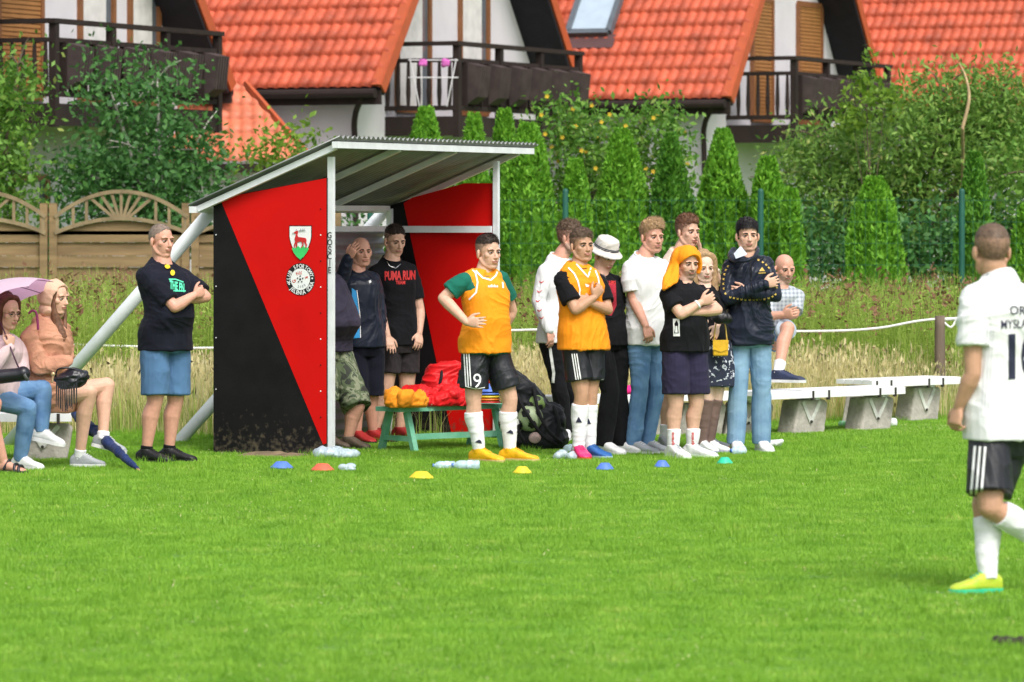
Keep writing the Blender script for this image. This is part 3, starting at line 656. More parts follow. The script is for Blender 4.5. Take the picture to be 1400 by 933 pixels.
def broad(name, lobes, Y, n, size, m, seed, label, cat, group=None, trunk=None, bark=None, up=0., asp=.5, hang=0., clump=.22, extra=None, dry=None):
    """lobes: (px, py, rx_px, ry_px, depth_m, dy) ellipsoids of the crown; leaves gather in clumps"""
    g = np.random.default_rng(seed); W = [l[2]*l[3]*(l[6] if len(l) > 6 else 1) for l in lobes]; W = np.array(W)/sum(W); cs = []
    cx = sum(l[0]*w for l, w in zip(lobes, W)); root = empty(name, P(cx, HY, Y)*np.array([1, 1, 0]), label, cat, group)
    for l, w in zip(lobes, W):
        k = int(n*w); c0 = P(l[0], l[1], Y+l[5]); rad = np.array([l[2]/F*Y, l[4], l[3]/F*Y]); nc = max(5, int(k/70))
        d = g.normal(size=(nc, 3)); d /= np.linalg.norm(d, axis=1)[:, None]; cc = c0+d*rad*g.uniform(.45, 1.0, (nc, 1)); i = g.integers(0, nc, k)
        off = g.normal(size=(k, 3))*clump*np.array([1, 1, .8]); 
        if hang: t = g.random(k); off[:, 2] -= t*hang; off[:, 0] += np.sin(i)*.1*t
        cs.append(cc[i]+off)
    c = np.vstack(cs); c = c[c[:, 2] > .02]; outd = np.tile(np.array([0, 0, up]), (len(c), 1))
    V, Fs = leaf_quads(c, np.full(len(c), size), g, 0, asp, outd); obj('crown', np_mesh('crown', V, Fs), m, root)
    if extra:
        mm, frac, sz, nm = extra; i = g.random(len(c)) < frac; 
        fm_ = None
        for q_ in c[i]+g.normal(size=(i.sum(), 3))*.05-np.array([0, .25, 0]):
            if fm_ is None:
                w_ = Vol()
                for a_ in range(5): d_ = np.array([math.cos(a_*1.257), -.3, math.sin(a_*1.257)]); w_.ell(d_*.014, d_*.016, (0, .004, 0), np.cross(nz(d_), (0, 1., 0))*.011, 5)
                fm_ = w_.mesh(nm); fm_.materials.append(mm)
            fo = bpy.data.objects.new(nm, fm_); C.objects.link(fo); fo.parent = root; fo.location = Vector(q_)-root.location
    v = Vol(); tx = P(trunk if trunk is not None else cx, HY, Y)[0]; l0 = lobes[0]; topz = P(0, l0[1], Y)[2]
    tk = min(1, n/4000); v.tube([(tx, Y, 0), (tx+.05, Y, topz*.4), (tx-.04, Y, topz*.8), (tx, Y, topz)], [.09*tk, .075*tk, .05*tk, .02*tk], 8)
    for l in lobes:
        e = P(l[0], l[1], Y+l[5]); b = np.array([tx, Y, max(.3, min(e[2], topz)*.45)]); v.tube([b, (b+e)/2+np.array([0, 0, .1]), e], [.045*tk, .03*tk, .012*tk], 6)
        for k in range(2 if len(l) > 6 else 4):
            e2 = e+g.normal(size=3)*np.array([l[2]/F*Y, l[4], l[3]/F*Y])*.5; v.tube([e, (e+e2)/2+np.array([0, 0, .05]), e2], [.015*tk, .01*tk, .005*tk], 5)
    obj('trunk', v, bark or BARK, root, True); return root
# fruit trees on the left
broad('fruit_tree', [(200, 215, 90, 70, .9, 0), (150, 120, 45, 55, .7, 0, .4), (215, 110, 50, 60, .6, 0, .5), (265, 205, 40, 45, .6, .2), (130, 240, 45, 45, .6, 0), (190, 265, 105, 40, .8, 0)], 54.4, 8000, .050, LV_D, 1, 'tall dark green fruit tree with a pale trunk behind the wooden fence', 'tree', 'broadleaf trees behind the wooden fence', 222, BARKW)
broad('fruit_tree', [(-15, 170, 45, 65, .7, 0), (0, 235, 50, 50, .7, 0), (25, 90, 20, 30, .3, 0), (20, 140, 25, 40, .4, 0), (-20, 280, 50, 40, .7, 0)], 53.6, 5200, .048, LV_M, 2, 'bright green fruit tree at the left edge behind the wooden fence', 'tree', 'broadleaf trees behind the wooden fence', -10)
broad('shrub', [(385, 205, 28, 25, .3, 0), (345, 218, 14, 18, .25, 0), (408, 195, 14, 18, .25, 0)], 54.8, 650, .05, LV_B, 3, 'small yellow green shrub showing over the left end of the shelter roof', 'shrub')
broad('shrub', [(130, 330, 110, 42, .5, 0), (290, 330, 90, 60, .5, 0), (430, 330, 90, 60, .6, 0)], 53.9, 3600, .05, LV_D, 4, 'low dark hedge seen through the fence lattice', 'shrub')
# flowering shrub and undergrowth
broad('flowering_shrub', [(830, 215, 85, 60, .8, 0), (780, 170, 50, 35, .5, 0), (880, 175, 55, 38, .5, 0), (800, 290, 90, 60, .8, 0), (905, 260, 60, 70, .8, 0)], 53.4, 8200, .045, LV_M, 5, 'loose shrub with small yellow flowers behind the conical conifers', 'shrub', extra=(YEL, .009, .06, 'flower'), clump=.16)
for i, (a, b, s) in enumerate([(600, 690, 6), (700, 800, 7), (800, 900, 8), (900, 1000, 9), (1000, 1120, 10), (1120, 1240, 11), (1240, 1360, 12), (1350, 1460, 13)]):
    broad('hedge_bush', [((a+b)/2, 350, 62, 55, .35, 0), ((a+b)/2+20, 320, 45, 30, .3, .1)], 52.6, 2000, .05, LV_D, s, ['dark green undergrowth bush beside the right shelter post', 'dark undergrowth bush below the flowering shrub', 'dark undergrowth bush between the bucket hat and the blond men', 'dark undergrowth bush behind the man with joined hands', 'dark undergrowth bush behind the bald man', 'dark undergrowth bush below the drooping tree', 'dark undergrowth bush left of the running player', 'dark undergrowth bush at the right edge of the photo'][i], 'bush', 'undergrowth bushes along the wire fence')
tl = [(582, 150, 92, 53.4, TH1, 'conifer top rising behind the middle of the shelter roof'), (648, 158, 62, 53., TH1, 'second conifer showing above the shelter roof from the left'), (690, 152, 60, 53.4, TH1, 'third conifer showing above the shelter roof from the left'),
      (722, 172, 96, 51.5, TH1, 'wide bright conifer just right of the shelter roof end'), (787, 222, 54, 50.2, TH1, 'small narrow conifer above the white long sleeve man'), (850, 180, 84, 51.3, TH1, 'tall bright conifer above the man in the bucket hat'), (917, 186, 66, 51.2, TH2, 'tall dark conifer above the man in the white t shirt'),
      (988, 180, 90, 51., TH1, 'tallest broad conifer above the man with joined hands'), (1050, 218, 80, 50.6, TH1, 'conifer right behind the head of the man in the black jacket'), (1082, 262, 44, 50.0, TH1, 'short conifer above the bald man'), (1196, 246, 92, 49.8, TH1, 'broad conifer alone above the right end of the benches'),
      (1332, 212, 50, 50.2, TH2, 'slim conifer just left of the running player head'), (1405, 285, 66, 49.8, TH1, 'conifer cut by the right edge of the photo')]
for i, (a, b, c, Y, m, lb) in enumerate(tl): thuja(a, b, c, Y, m, 30+i, lb)
broad('drooping_tree', [(1240, 185, 125, 70, 1., 0), (1290, 125, 65, 50, .6, 0), (1370, 130, 60, 50, .6, 0), (1140, 240, 100, 70, .9, 0), (1350, 190, 95, 70, 1., 0), (1390, 140, 50, 40, .6, 0), (1230, 290, 170, 60, 1., 0), (1120, 190, 50, 30, .5, 0)], 54.2, 30000, .048, LV_W, 20, 'large drooping green tree covering the right side below the tiled roof', 'tree', hang=.4, clump=.2, asp=.34)
broad('drooping_tree', [(1420, 240, 70, 90, .9, 0), (1400, 330, 80, 60, .8, 0)], 52.8, 4200, .045, LV_M, 21, 'darker leafy tree behind the running player at the right edge', 'tree', hang=.3)
broad('young_tree', [(1190, 100, 8, 45, .12, 0), (1178, 130, 30, 26, .3, 0), (1210, 140, 26, 26, .3, 0), (1165, 160, 32, 22, .3, 0)], 53.2, 620, .05, LV_B, 22, 'slender bright young tree with a spire tip in front of the right balcony', 'tree', trunk=1190, clump=.09)
v = Vol(); a = P(1312, 175, 52.6); b = P(1322, 110, 52.6); v.tube([P(1316, 175, 52.6), P(1325, 135, 52.6), P(1320, 105, 52.6), P(1312, 88, 52.6)], [.022, .02, .014, .008], 7); v.tube([P(1316, 176, 52.6), P(1316, 240, 53.4), P(1312, 330, 54.0)], [.02, .02, .03], 7)
o = obj('dead_branch', v, mat('dead_wood', (.50, .36, .20), .8, .2, 10), None, True); tag(o, 'bare tan dead branch standing in the drooping tree', 'branch')
# ================================================================== houses
T_ = np.array([.41, .912, 0.]); T_ /= np.linalg.norm(T_); B_ = np.array([-T_[1], T_[0], 0.])
WALL = mat('white_render', (.62, .59, .62), .9, .06, 2, .25, 90); TILE = mat('orange_roof_tiles', (.46, .088, .040), .55, .32, 3.2, .2, 40, spec=.4); TILE2 = mat('lower_orange_tiles', (.60, .17, .09), .55, .2, 3.2, .2, 40)
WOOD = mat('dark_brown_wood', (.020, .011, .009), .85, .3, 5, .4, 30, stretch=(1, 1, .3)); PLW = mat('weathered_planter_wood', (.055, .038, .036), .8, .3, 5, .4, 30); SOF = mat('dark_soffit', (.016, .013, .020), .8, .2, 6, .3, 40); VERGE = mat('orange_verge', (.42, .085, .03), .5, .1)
FRAMEW = mat('brown_window_frame', (.22, .09, .035), .5, .15); GLASS = mat('window_glass', (.10, .12, .14), .08, .2, 2, spec=.8); SHUT = mat('shutter', (.36, .16, .05), .6, .1); CURT = mat('net_curtain', (.62, .60, .58), .9); SKYG = mat('skylight_glass', (.55, .68, .78), .06, .05, spec=1., metal=.35); GREYF = mat('grey_frame', (.10, .12, .14), .4)
EZ = 3.66; SL = R(51); Wd = 7.3
def tiles(name, o, e, u, poly, m, parent, wave=.165, row=.30):
    """profiled tiles on the plane o + e*x + u*y, cut to the polygon (x, y)"""
    poly = np.array(poly, float); n = nz(np.cross(e, u)); n = n if n[2] > 0 else -n
    x0, y0 = poly.min(0)-.01; x1, y1 = poly.max(0)+.01
    xs = np.arange(x0, x1+wave/8, wave/8); ys = []
    k = math.floor(y0/row)
    while k*row < y1: ys += [(k*row+.001, .0), (k*row+.02, 1.), (k*row+row*.55, .45), (k*row+row-.001, .0)]; k += 1
    V = []; ph = xs/wave*2*math.pi; pr = .034*(np.abs(np.sin(ph/2))**.8)
    for yy, hh in ys: V.append(np.stack([xs, np.full_like(xs, yy)-.012*np.cos(ph)*(hh > .9), pr+.05*hh], 1))
    V = np.vstack(V); nx = len(xs); Fs = [(j*nx+i, j*nx+i+1, (j+1)*nx+i+1, (j+1)*nx+i) for j in range(len(ys)-1) for i in range(nx-1)]
    me = np_mesh('t', V, np.array(Fs)); bm = bmesh.new(); bm.from_mesh(me); c = poly.mean(0)
    for i in range(len(poly)):
        a, b = poly[i], poly[(i+1) % len(poly)]; d = b-a; nn = np.array([d[1], -d[0]])
        if np.dot(c-a, nn) > 0: nn = -nn
        bmesh.ops.bisect_plane(bm, geom=bm.verts[:]+bm.edges[:]+bm.faces[:], plane_co=(a[0], a[1], 0), plane_no=(nn[0], nn[1], 0), clear_outer=True)
    for v_ in bm.verts: q = o+e*v_.co.x+u*v_.co.y+n*v_.co.z; v_.co = q
    bm.to_mesh(me); bm.free(); return obj(name, me, m, parent, True)
def house(c, label, opts):
    """c: near eave corner at the gable front"""
    c = np.array([c[0], c[1], 0.]); hw = Wd/2; D = 9.; OV = .63; root = empty('house', tuple(c+T_*hw+B_*4), label, 'house', 'white houses with orange tiled gable roofs')
    L = lambda t, b, z: c+T_*t+B_*b+UP*z
    rise = hw*math.tan(SL); top = EZ+rise; sl = hw/math.cos(SL)
    un = nz(T_*math.cos(SL)+UP*math.sin(SL)); uf = nz(-T_*math.cos(SL)+UP*math.sin(SL)); TH = .16
    tiles('roof', L(0, 0, EZ), B_, un, [(0, 0), (D, 0), (D, sl), (0, sl)], TILE, root); tiles('roof', L(Wd, 0, EZ), B_, uf, [(0, 0), (D, 0), (D, sl), (0, sl)], TILE, root)
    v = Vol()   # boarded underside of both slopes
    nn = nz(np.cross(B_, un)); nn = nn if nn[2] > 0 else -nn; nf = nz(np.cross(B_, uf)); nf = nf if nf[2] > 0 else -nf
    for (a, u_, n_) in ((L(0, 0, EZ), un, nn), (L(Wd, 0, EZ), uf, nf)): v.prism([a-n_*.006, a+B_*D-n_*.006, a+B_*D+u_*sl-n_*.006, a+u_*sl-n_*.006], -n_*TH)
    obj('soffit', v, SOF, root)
    for a, u_, n_, e in ((L(0, 0, EZ), un, nn, 0), (L(Wd, 0, EZ), uf, nf, 0)):
        v = Vol(); v.bar(a-B_*.02-n_*.03+u_*.0, a-B_*.02-n_*.03+u_*(sl+.05), .035, .18, n_); v.bar(a+B_*.05+n_*.05, a+B_*.05+u_*sl+n_*.05, .14, .035, n_); obj('verge_board', v, VERGE, root)
    for t, sg in ((0, 1), (Wd, -1)):
        v = Vol(); a = L(t-sg*.06, .05, EZ-.08); b = L(t-sg*.06, D-.05, EZ-.08); v.tube([a, b], [.07, .07], 10, 1, False); v.bar(L(t+sg*.03, 0, EZ-.14), L(t+sg*.03, D, EZ-.14), .04, .2); obj('gutter', v, WOOD, root)
    v = Vol()   # walls: a gabled solid
    w0 = .45; z0 = EZ+w0*math.tan(SL)-.28
    pr = [L(w0, OV, -.3), L(Wd-w0, OV, -.3), L(Wd-w0, OV, z0), L(hw, OV, z0+(hw-w0)*math.tan(SL)), L(w0, OV, z0)]
    v.prism(pr, B_*(D-OV-.5)); obj('wall', v, WALL, root)
    # balcony
    y0, y1 = 1.46, 5.95; pb = OV-1.13; zf = 3.3; zr = 4.33
    bal = Vol(); bal.box(L((y0+y1)/2, (pb+OV)/2+.02, zf-.12), T_*(y1-y0)/2, B_*.54, UP*.10); bal.bar(L(y0, pb+.02, zf-.16), L(y1, pb+.02, zf-.16), .07, .28)
    bal.bar(L(y0+.02, pb, zf-.16), L(y0+.02, OV, zf-.16), .07, .28); bo = obj('balcony', bal, WOOD, root)
    for k in range(4):
        t = y0+.04+(y1-y0-.08)*k/3; v = Vol(); v.bar(L(t, pb, zf-.32), L(t, pb, zr+(.0 if k else .02)), .10, .10, T_); obj('post', v, WOOD, bo)
    v = Vol()
    v.bar(L(y0-.05, pb, zr), L(y1+.05, pb, zr), .13, .06); v.bar(L(y0, pb, zr-.24), L(y1, pb, zr-.24), .05, .06); v.bar(L(y0, pb, zf+.10), L(y1, pb, zf+.10), .05, .07)
    v.bar(L(y0, pb, zr), L(y0, OV, zr), .13, .06); v.bar(L(y0, pb, zr-.24), L(y0, OV, zr-.24), .05, .06); v.bar(L(y0, pb, zf+.10), L(y0, OV, zf+.10), .05, .07); obj('railing', v, WOOD, bo)
    n = 7
    for k in range(n):
        b = pb+.1+(OV-pb-.14)*k/(n-1); v = Vol(); v.tube([L(y0, b, zf+.12), L(y0, b, zf+.32), L(y0, b, zf+.52), L(y0, b, zr-.26)], [.022, .036, .030, .022], 8); obj('baluster', v, WOOD, bo)
    n = 16
    for k in range(n):
        t = y0+.12+(y1-y0-.24)*(k+.5)/n; v = Vol(); v.bar(L(t, pb, zf+.12), L(t, pb, zr-.26), .12, .03, T_); obj('baluster', v, WOOD, bo)
    for k in range(6):   # ribbed planter boxes hung outside the rail
        t = y0+.45+(y1-y0-.8)*k/5; v = Vol(); q = [L(t, pb-.05, zr-.27), L(t, pb-.25, zr-.32), L(t, pb-.20, zf+.26), L(t, pb-.05, zf+.16)]; v.prism([x-T_*.17 for x in q], T_*.34)
        for j in range(5): a = T_*(-.14+.07*j); v.bar(q[1]+a-B_*.012, q[2]+a-B_*.012, .03, .02, B_)
        pbx = obj('planter_box', v, PLW, bo)
    # tall windows on the balcony and below
    for (t, w, zb, zt, kind) in opts['win']:
        f = Vol(); b = OV-.012
        f.bar(L(t-w/2, b, zb), L(t-w/2, b, zt), .09, .08, T_); f.bar(L(t+w/2, b, zb), L(t+w/2, b, zt), .09, .08, T_); f.bar(L(t-w/2, b, zt), L(t+w/2, b, zt), .08, .09); f.bar(L(t-w/2, b, zb), L(t+w/2, b, zb), .08, .09)
        pass
        wo = obj('window', f, FRAMEW, root)
        g = Vol(); g.box(L(t, OV-.008, (zb+zt)/2), T_*(w/2-.03), B_*.006, UP*((zt-zb)/2-.03)); 
        if kind == 'glass':
            obj('pane', g, GLASS, wo); g = Vol(); 
            g.box(L(t-w*.05, OV-.018, (zb+zt)/2), T_*(w*.34), B_*.003, UP*((zt-zb)/2-.06))
            obj('curtain', g, CURT, wo)
        else:
            for q in range(int((zt-zb)/.06)): g.bar(L(t-w/2+.04, OV-.03, zb+.06*q+.03), L(t+w/2-.04, OV-.03, zb+.06*q+.03), .018, .045)
            obj('roller_shutter', g, SHUT, wo)
    # drainpipe and lamp on the wall
    v = Vol(); v.tube([L(.0, .3, EZ-.15), L(.25, OV-.1, EZ-.45), L(.32, OV-.08, EZ-1.1), L(.34, OV-.08, 0)], [.045]*4, 8); obj('drainpipe', v, WOOD, root, True)
    v = Vol(); v.tube([L(1.0, OV, 2.75), L(1.0, OV-.22, 2.75)], [.02, .02], 6); v.tube([L(1.0, OV-.22, 2.8), L(1.0, OV-.22, 2.66)], [.04, .09], 10); obj('wall_lamp', v, WOOD, root, True)
    if 'sky' in opts:
        b0, b1, s0, s1 = opts['sky']; o = L(0, 0, EZ); f = Vol(); q = [(b0, s0), (b1, s0), (b1, s1), (b0, s1)]; pt = [o+B_*a+un*b+nn*.10 for a, b in q]
        for i in range(4): f.bar(pt[i], pt[(i+1) % 4], .09, .12, nn)
        so = obj('skylight', f, GREYF, root); g = Vol(); g.prism([p-nn*.01 for p in pt], nn*.03); obj('pane', g, SKYG, so)
        f = Vol(); f.prism([o+B_*(b0-.12)+un*(s0-.28)+nn*.05, o+B_*(b1+.12)+un*(s0-.28)+nn*.05, o+B_*(b1+.12)+un*(s0-.02)+nn*.07, o+B_*(b0-.12)+un*(s0-.02)+nn*.07], nn*.012); obj('flashing', f, mat('lead_flashing', (.10, .05, .05), .6), so)
    return L
def facT(c, px):
    w = np.array([c[0], c[1]])+B_[:2]*.63; k = (px-700)/F; return (k*w[1]-w[0])/(T_[0]-k*T_[1])
h2 = (-1.86, 62.); h3 = (3.37, 67.9); h4 = (8.62, 73.8); h1 = (-6.9, 54.7)
w = lambda c, x, wd, zb, zt, k: (facT(c, x), wd, zb, zt, k)
house(h1, 'white house behind the left wooden fence, its balcony nearest the left edge', dict(win=[w(h1, 25, 1.1, 3.4, 5.6, 'shut'), w(h1, 130, .9, 3.4, 5.6, 'glass'), w(h1, 195, .8, 3.4, 5.6, 'glass'), w(h1, 38, .9, .3, 2.35, 'glass')]))
house(h2, 'second house from the left, balcony above the shelter roof and purple laundry on it', dict(win=[w(h2, 563, 1.1, 3.4, 5.6, 'glass'), w(h2, 646, 1.0, 3.4, 5.6, 'glass')]))
house(h3, 'third house from the left, with the roof window in its orange roof', dict(win=[w(h3, 1040, .9, 3.4, 5.35, 'shut'), w(h3, 1105, 1.1, 3.4, 5.35, 'shut')], sky=(2.35, 3.05, 1.32, 2.75)))
house(h4, 'rightmost house, only its orange roof slope showing above the drooping tree', dict(win=[(3.6, 1.2, 3.4, 5.4, 'glass')]))
PUR = cloth_('pink_laundry', (.55, .12, .42))
rk = P(592, 84, 62.75); root = empty('drying_rack', (rk[0], rk[1], 3.4), 'drying rack with pink and purple laundry on the second balcony', 'laundry rack')
v = Vol()
for dz in (0, -.25): v.tube([rk+np.array([-.35, .1, dz+.02]), rk+np.array([.35, .1, dz+.02])], [.01, .01], 6)
for dx in (-.33, .33): v.tube([rk+np.array([dx, .1, .03]), rk*np.array([1, 1, 0])+np.array([dx*.6, .1, 3.42])], [.01, .01], 6)
obj('frame', v, WALL, root, True)
for dx, w_, h_ in ((-.15, .06, .09), (.18, .05, .10)):
    v = Vol(); v.box(rk+np.array([dx, .09, -h_/2+.03]), (w_, 0, 0), (0, .012, 0), (0, 0, h_/2)); me = remesh(v, .02, 2); bump_mesh(me, .02, (8, 8, 3), dx); obj('cloth', me, PUR, root, True)
# lean-to roof joining the first two houses
o = P(395, 232, 63.5); root = empty('garage', (o[0]-1, o[1]+1, 0), 'lower lean-to annex with a pale orange tiled roof between the first two houses', 'annex')
e = np.array([-1., .12, 0]); e = nz(e); u = nz(np.array([-.05, .75, .66]))
tiles('roof', P(425, 222, 60.5), e, u, [(0, 0), (2.2, 0), (2.2, 2.2), (1.25, 1.9), (.95, 1.6)], TILE2, root)
v = Vol(); a = P(425, 222, 60.5); v.bar(a+np.array([0.02, 0, -.05]), a+e*.95+u*1.7+np.array([0.02, 0, -.05]), .06, .22); obj('verge_board', v, VERGE, root)
v = Vol(); v.prism([a+e*2.2+np.array([0, .3, -.1]), a+np.array([-.1, .3, -.1]), a*np.array([1, 1, 0])+np.array([-.1, .3, -.2]), (a+e*2.2)*np.array([1, 1, 0])+np.array([0, .3, -.2])], (0, 2., 0)); obj('wall', v, WALL, root)
v = Vol(); v.bar(a+e*-.02+np.array([0, -.03, -.08]), a+e*2.2+np.array([0, -.03, -.08]), .05, .12); obj('gutter', v, WOOD, root)
# ================================================================== wooden fence
FW = mat('weathered_fence_wood', (.23, .155, .075), .85, .28, 4, .4, 40, stretch=(.3, 1, 3)); FW2 = mat('fence_batten', (.24, .18, .10), .85, .25, 6, .3, 40)
Yf = 52.; fr = empty('wooden_fence', (P(165, HY, Yf)[0], Yf, 0), 'brown board fence panels with arched sunburst lattice tops', 'fence')
for x0, x1 in ((-320, -126), (-126, 68), (68, 262), (262, 456)):
    X0, X1 = P(x0+7, 0, Yf)[0], P(x1-5, 0, Yf)[0]; zt = lambda y: P(0, y, Yf)[2]; xm = (X0+X1)/2; hwid = (X1-X0)/2; v = Vol()
    arc = lambda t, ye, yc: zt(ye)+(zt(yc)-zt(ye))*(1-t*t)
    z = .12; rows = 0
    while z < zt(318):
        v.box((xm, Yf+(.03 if rows % 2 else 0), z), (hwid, 0, 0), (0, .010, 0), (0, 0, .078 if rows % 2 else .066)); z += .148; rows += 1
    q = []; n = 20   # boards under the arch
    for i in range(n+1): t = -1+2*i/n; q.append((xm+t*hwid, Yf-.01, arc(t, 319, 300)-.02))
    v.prism([(X0, Yf-.01, z-.08)]+q+[(X1, Yf-.01, z-.08)], (0, .022, 0)); pnl = obj('board_panel', v, FW, fr)
    v = Vol()
    for ye, yc in ((319, 299), (297, 262)):
        for i in range(n):
            t0, t1 = -1+2*i/n, -1+2*(i+1)/n; v.bar((xm+t0*hwid, Yf-.035, arc(t0, ye, yc)), (xm+t1*hwid, Yf-.035, arc(t1, ye, yc)), .05, .045)
    for t in (-.96, -.72, -.52, .52, .72, .96): v.bar((xm+t*hwid, Yf-.03, arc(t, 319, 299)), (xm+t*hwid, Yf-.03, arc(t, 297, 262)), .035, .035, (0, 1, 0))
    for a in (-50, -30, -14, 0, 14, 30, 50):
        dx = math.sin(R(a)); t = dx*.62; v.bar((xm+dx*.10, Yf-.03, arc(0, 319, 299)), (xm+t*hwid, Yf-.03, arc(t, 297, 262)), .035, .03, (0, 1, 0))
    obj('lattice', v, FW2, pnl)
for x in (-126, 68, 262, 456):
    for dx in (-8, 5): X = P(x+dx, 0, Yf)[0]; v = Vol(); v.box((X, Yf, 1.05), (.045, 0, 0), (0, .045, 0), (0, 0, P(0, 278, Yf)[2]-1.05)); obj('post', v, FW, fr)
# ================================================================== green wire fence
GP = mat('dark_green_paint', (.01, .09, .06), .5); Yw = 48.9; wf = empty('wire_fence', (P(1040, HY, Yw)[0], Yw, 0), 'green wire mesh fence on dark green posts before the conifers', 'fence')
for x in (506, 773, 1040, 1315, 1580): a = P(x, 262, Yw); v = Vol(); v.tube([(a[0], Yw, 0), (a[0], Yw, a[2])], [.034, .034], 10, 1); obj('post', v, GP, wf, True)
xa, xb = P(506, 0, Yw)[0], P(1580, 0, Yw)[0]; v = Vol()
for k in range(9): v.bar((xa, Yw, .1+.24*k), (xb, Yw, .1+.24*k), .0035, .0035)
x = xa
while x < xb: v.bar((x, Yw, .05), (x, Yw, 2.05), .003, .003, (0, 1, 0)); x += .12
obj('wire_mesh', v, GP, wf)
# ================================================================== rope barrier
ROPE = mat('white_rope', (.75, .75, .72), .8, .1, 40, .3, 200); PW = mat('grey_weathered_post', (.16, .12, .09), .9, .3, 10, .6, 50, stretch=(1, 1, .2)); Yr = 40.9
for x, y0, lb in ((1285, 432, 'weathered brown wooden rope post left of the running player'), (-150, 455, 'wooden rope post beyond the left edge')):
    a = P(x, y0, Yr)
    if x > 0:
        v = Vol(); v.tube([(a[0]+.01, Yr, -.1), (a[0], Yr, .5), (a[0], Yr, a[2])], [.052, .050, .048], 12, 3, False); o = obj('rope_post', v, PW, None, True); base_origin(o, (a[0], Yr, 0)); tag(o, lb, 'post')
v = Vol(); pts = [P(-150, 462, Yr), P(60, 470, Yr), P(180, 474, Yr), P(300, 476, Yr), P(480, 468, Yr), P(700, 452, Yr), P(830, 453, Yr), P(1000, 453, Yr), P(1130, 453, Yr), P(1200, 449, Yr), P(1250, 440, Yr), P(1284, 436, Yr)]
v.tube(pts, [.012]*len(pts), 8, 4); v.tube([P(1285, 437, Yr), P(1330, 437, Yr), P(1420, 450, Yr), P(1600, 455, Yr)], [.016]*4, 8, 4); v.tube([P(1288, 438, Yr), P(1300, 448, Yr-.02), P(1308, 436, Yr)], [.012]*3, 6, 3)
o = obj('rope', v, ROPE, None, True); tag(o, 'white rope strung on posts behind the shelter and benches', 'rope')
# mown clippings and fallen leaves on the pitch
CLIP = leafmat('clippings', (.55, .52, .25), (.75, .70, .40), (.60, .45, .12), .8, .2)
cp = []
for i in range(3):
    g = np.random.default_rng(90+i); n = 26; c = np.c_[g.uniform(-.4, .4, (n, 2)), g.uniform(.012, .022, n)]; u = g.normal(size=(n, 3)); u[:, 2] *= .12; u /= np.linalg.norm(u, axis=1)[:, None]; w = np.cross(u, [0, 0, 1.]); L_ = g.uniform(.006, .018, (n, 1))
    cp.append(proto('clippings', np.stack([c-u*L_, c-w*.003, c+u*L_, c+w*.003], 1).reshape(-1, 3), np.arange(n*4).reshape(-1, 4), [CLIP]))
pts = []
for i in range(330): y = 15+22*rnd.random(); pts.append((rnd.uniform(-1, 1)*(y*.1167+1.2), y, 0))
for i in range(40): pts.append((2.6+1.6*rnd.random(), 37.2+1.6*rnd.random(), 0))
scatter('clippings', pts, cp, .7, 1.2, 'dry grass clippings and leaf bits scattered over the pitch', 'clippings')
# ================================================================== team shelter
RED = mat('red_panel_paint', (.60, .004, .003), .6, .07, 3, .05, 60, spec=.15); BLK = mat('black_panel_paint', (.007, .006, .007), .6, .3, 5, .1, 60, spec=.2); WMET = mat('white_painted_steel', (.72, .74, .76), .4, .08, 8, .08, 30); GMET = mat('galvanised_sheet', (.34, .36, .38), .45, .2, 4, .1, 30, metal=.5)
SHEET = mat('roof_sheet', (.26, .27, .26), .5, .15, 5, .1, 40, metal=.4); PIPE = mat('white_pipe_paint', (.66, .69, .70), .42, .1, 5, .1, 20)
def muddy(m, top):   # mud splashed on the lowest boards, in spots
    nt = m.node_tree; n = nt.nodes; l = nt.links; b = n['Principled BSDF']; src = b.inputs['Base Color'].links[0].from_socket; g = n.new('ShaderNodeNewGeometry'); sp = n.new('ShaderNodeSeparateXYZ'); l.new(g.outputs['Position'], sp.inputs[0])
    t = n.new('ShaderNodeTexNoise'); t.inputs['Scale'].default_value = 26; t.inputs['Detail'].default_value = 8; l.new(g.outputs['Position'], t.inputs['Vector']); mr = n.new('ShaderNodeMapRange'); mr.inputs[1].default_value = 0; mr.inputs[2].default_value = top; mr.inputs[3].default_value = .17; mr.inputs[4].default_value = -.28; l.new(sp.outputs[2], mr.inputs[0])
    a = n.new('ShaderNodeMath'); a.operation = 'ADD'; l.new(t.outputs['Fac'], a.inputs[0]); l.new(mr.outputs[0], a.inputs[1]); r = n.new('ShaderNodeValToRGB'); r.color_ramp.elements[0].position = .56; r.color_ramp.elements[1].position = .78; l.new(a.outputs[0], r.inputs[0])
    mx = n.new('ShaderNodeMix'); mx.data_type = 'RGBA'; l.new(r.outputs[0], mx.inputs['Factor']); l.new(src, mx.inputs[6]); mx.inputs[7].default_value = (.085, .068, .045, 1); l.new(mx.outputs[2], b.inputs['Base Color'])
muddy(BLK, .55); muddy(RED, .45)
tt = np.array([.41, .912, 0]); tt /= np.linalg.norm(tt); bb = np.array([-tt[1], tt[0], 0])
F0 = np.array([-247/6000*33.75, 33.75, 0.]); WD = 3.07; DP = .985
sh = empty('team_shelter', tuple(F0+tt*1.5+bb*.5), 'red and black team shelter with a corrugated lean-to roof and two badges', 'shelter')
U = lambda t, b, z: F0+tt*t+bb*b+UP*z
rz = lambda b: 2.40-.40*(b+.12)   # roof underside height
v = Vol(); nb_ = 46   # corrugated roof: ridges run down the slope
t0, t1 = -.14, 3.62; V = []; N_ = nb_*8
for b in (-.14, .5, 1.18):
    for i in range(N_+1): t = t0+(t1-t0)*i/N_; V.append(U(t, b, rz(b)+.045+.013*math.sin(2*math.pi*i/8)))
m_ = N_+1; Fs = [(j*m_+i, j*m_+i+1, (j+1)*m_+i+1, (j+1)*m_+i) for j in range(2) for i in range(N_)]
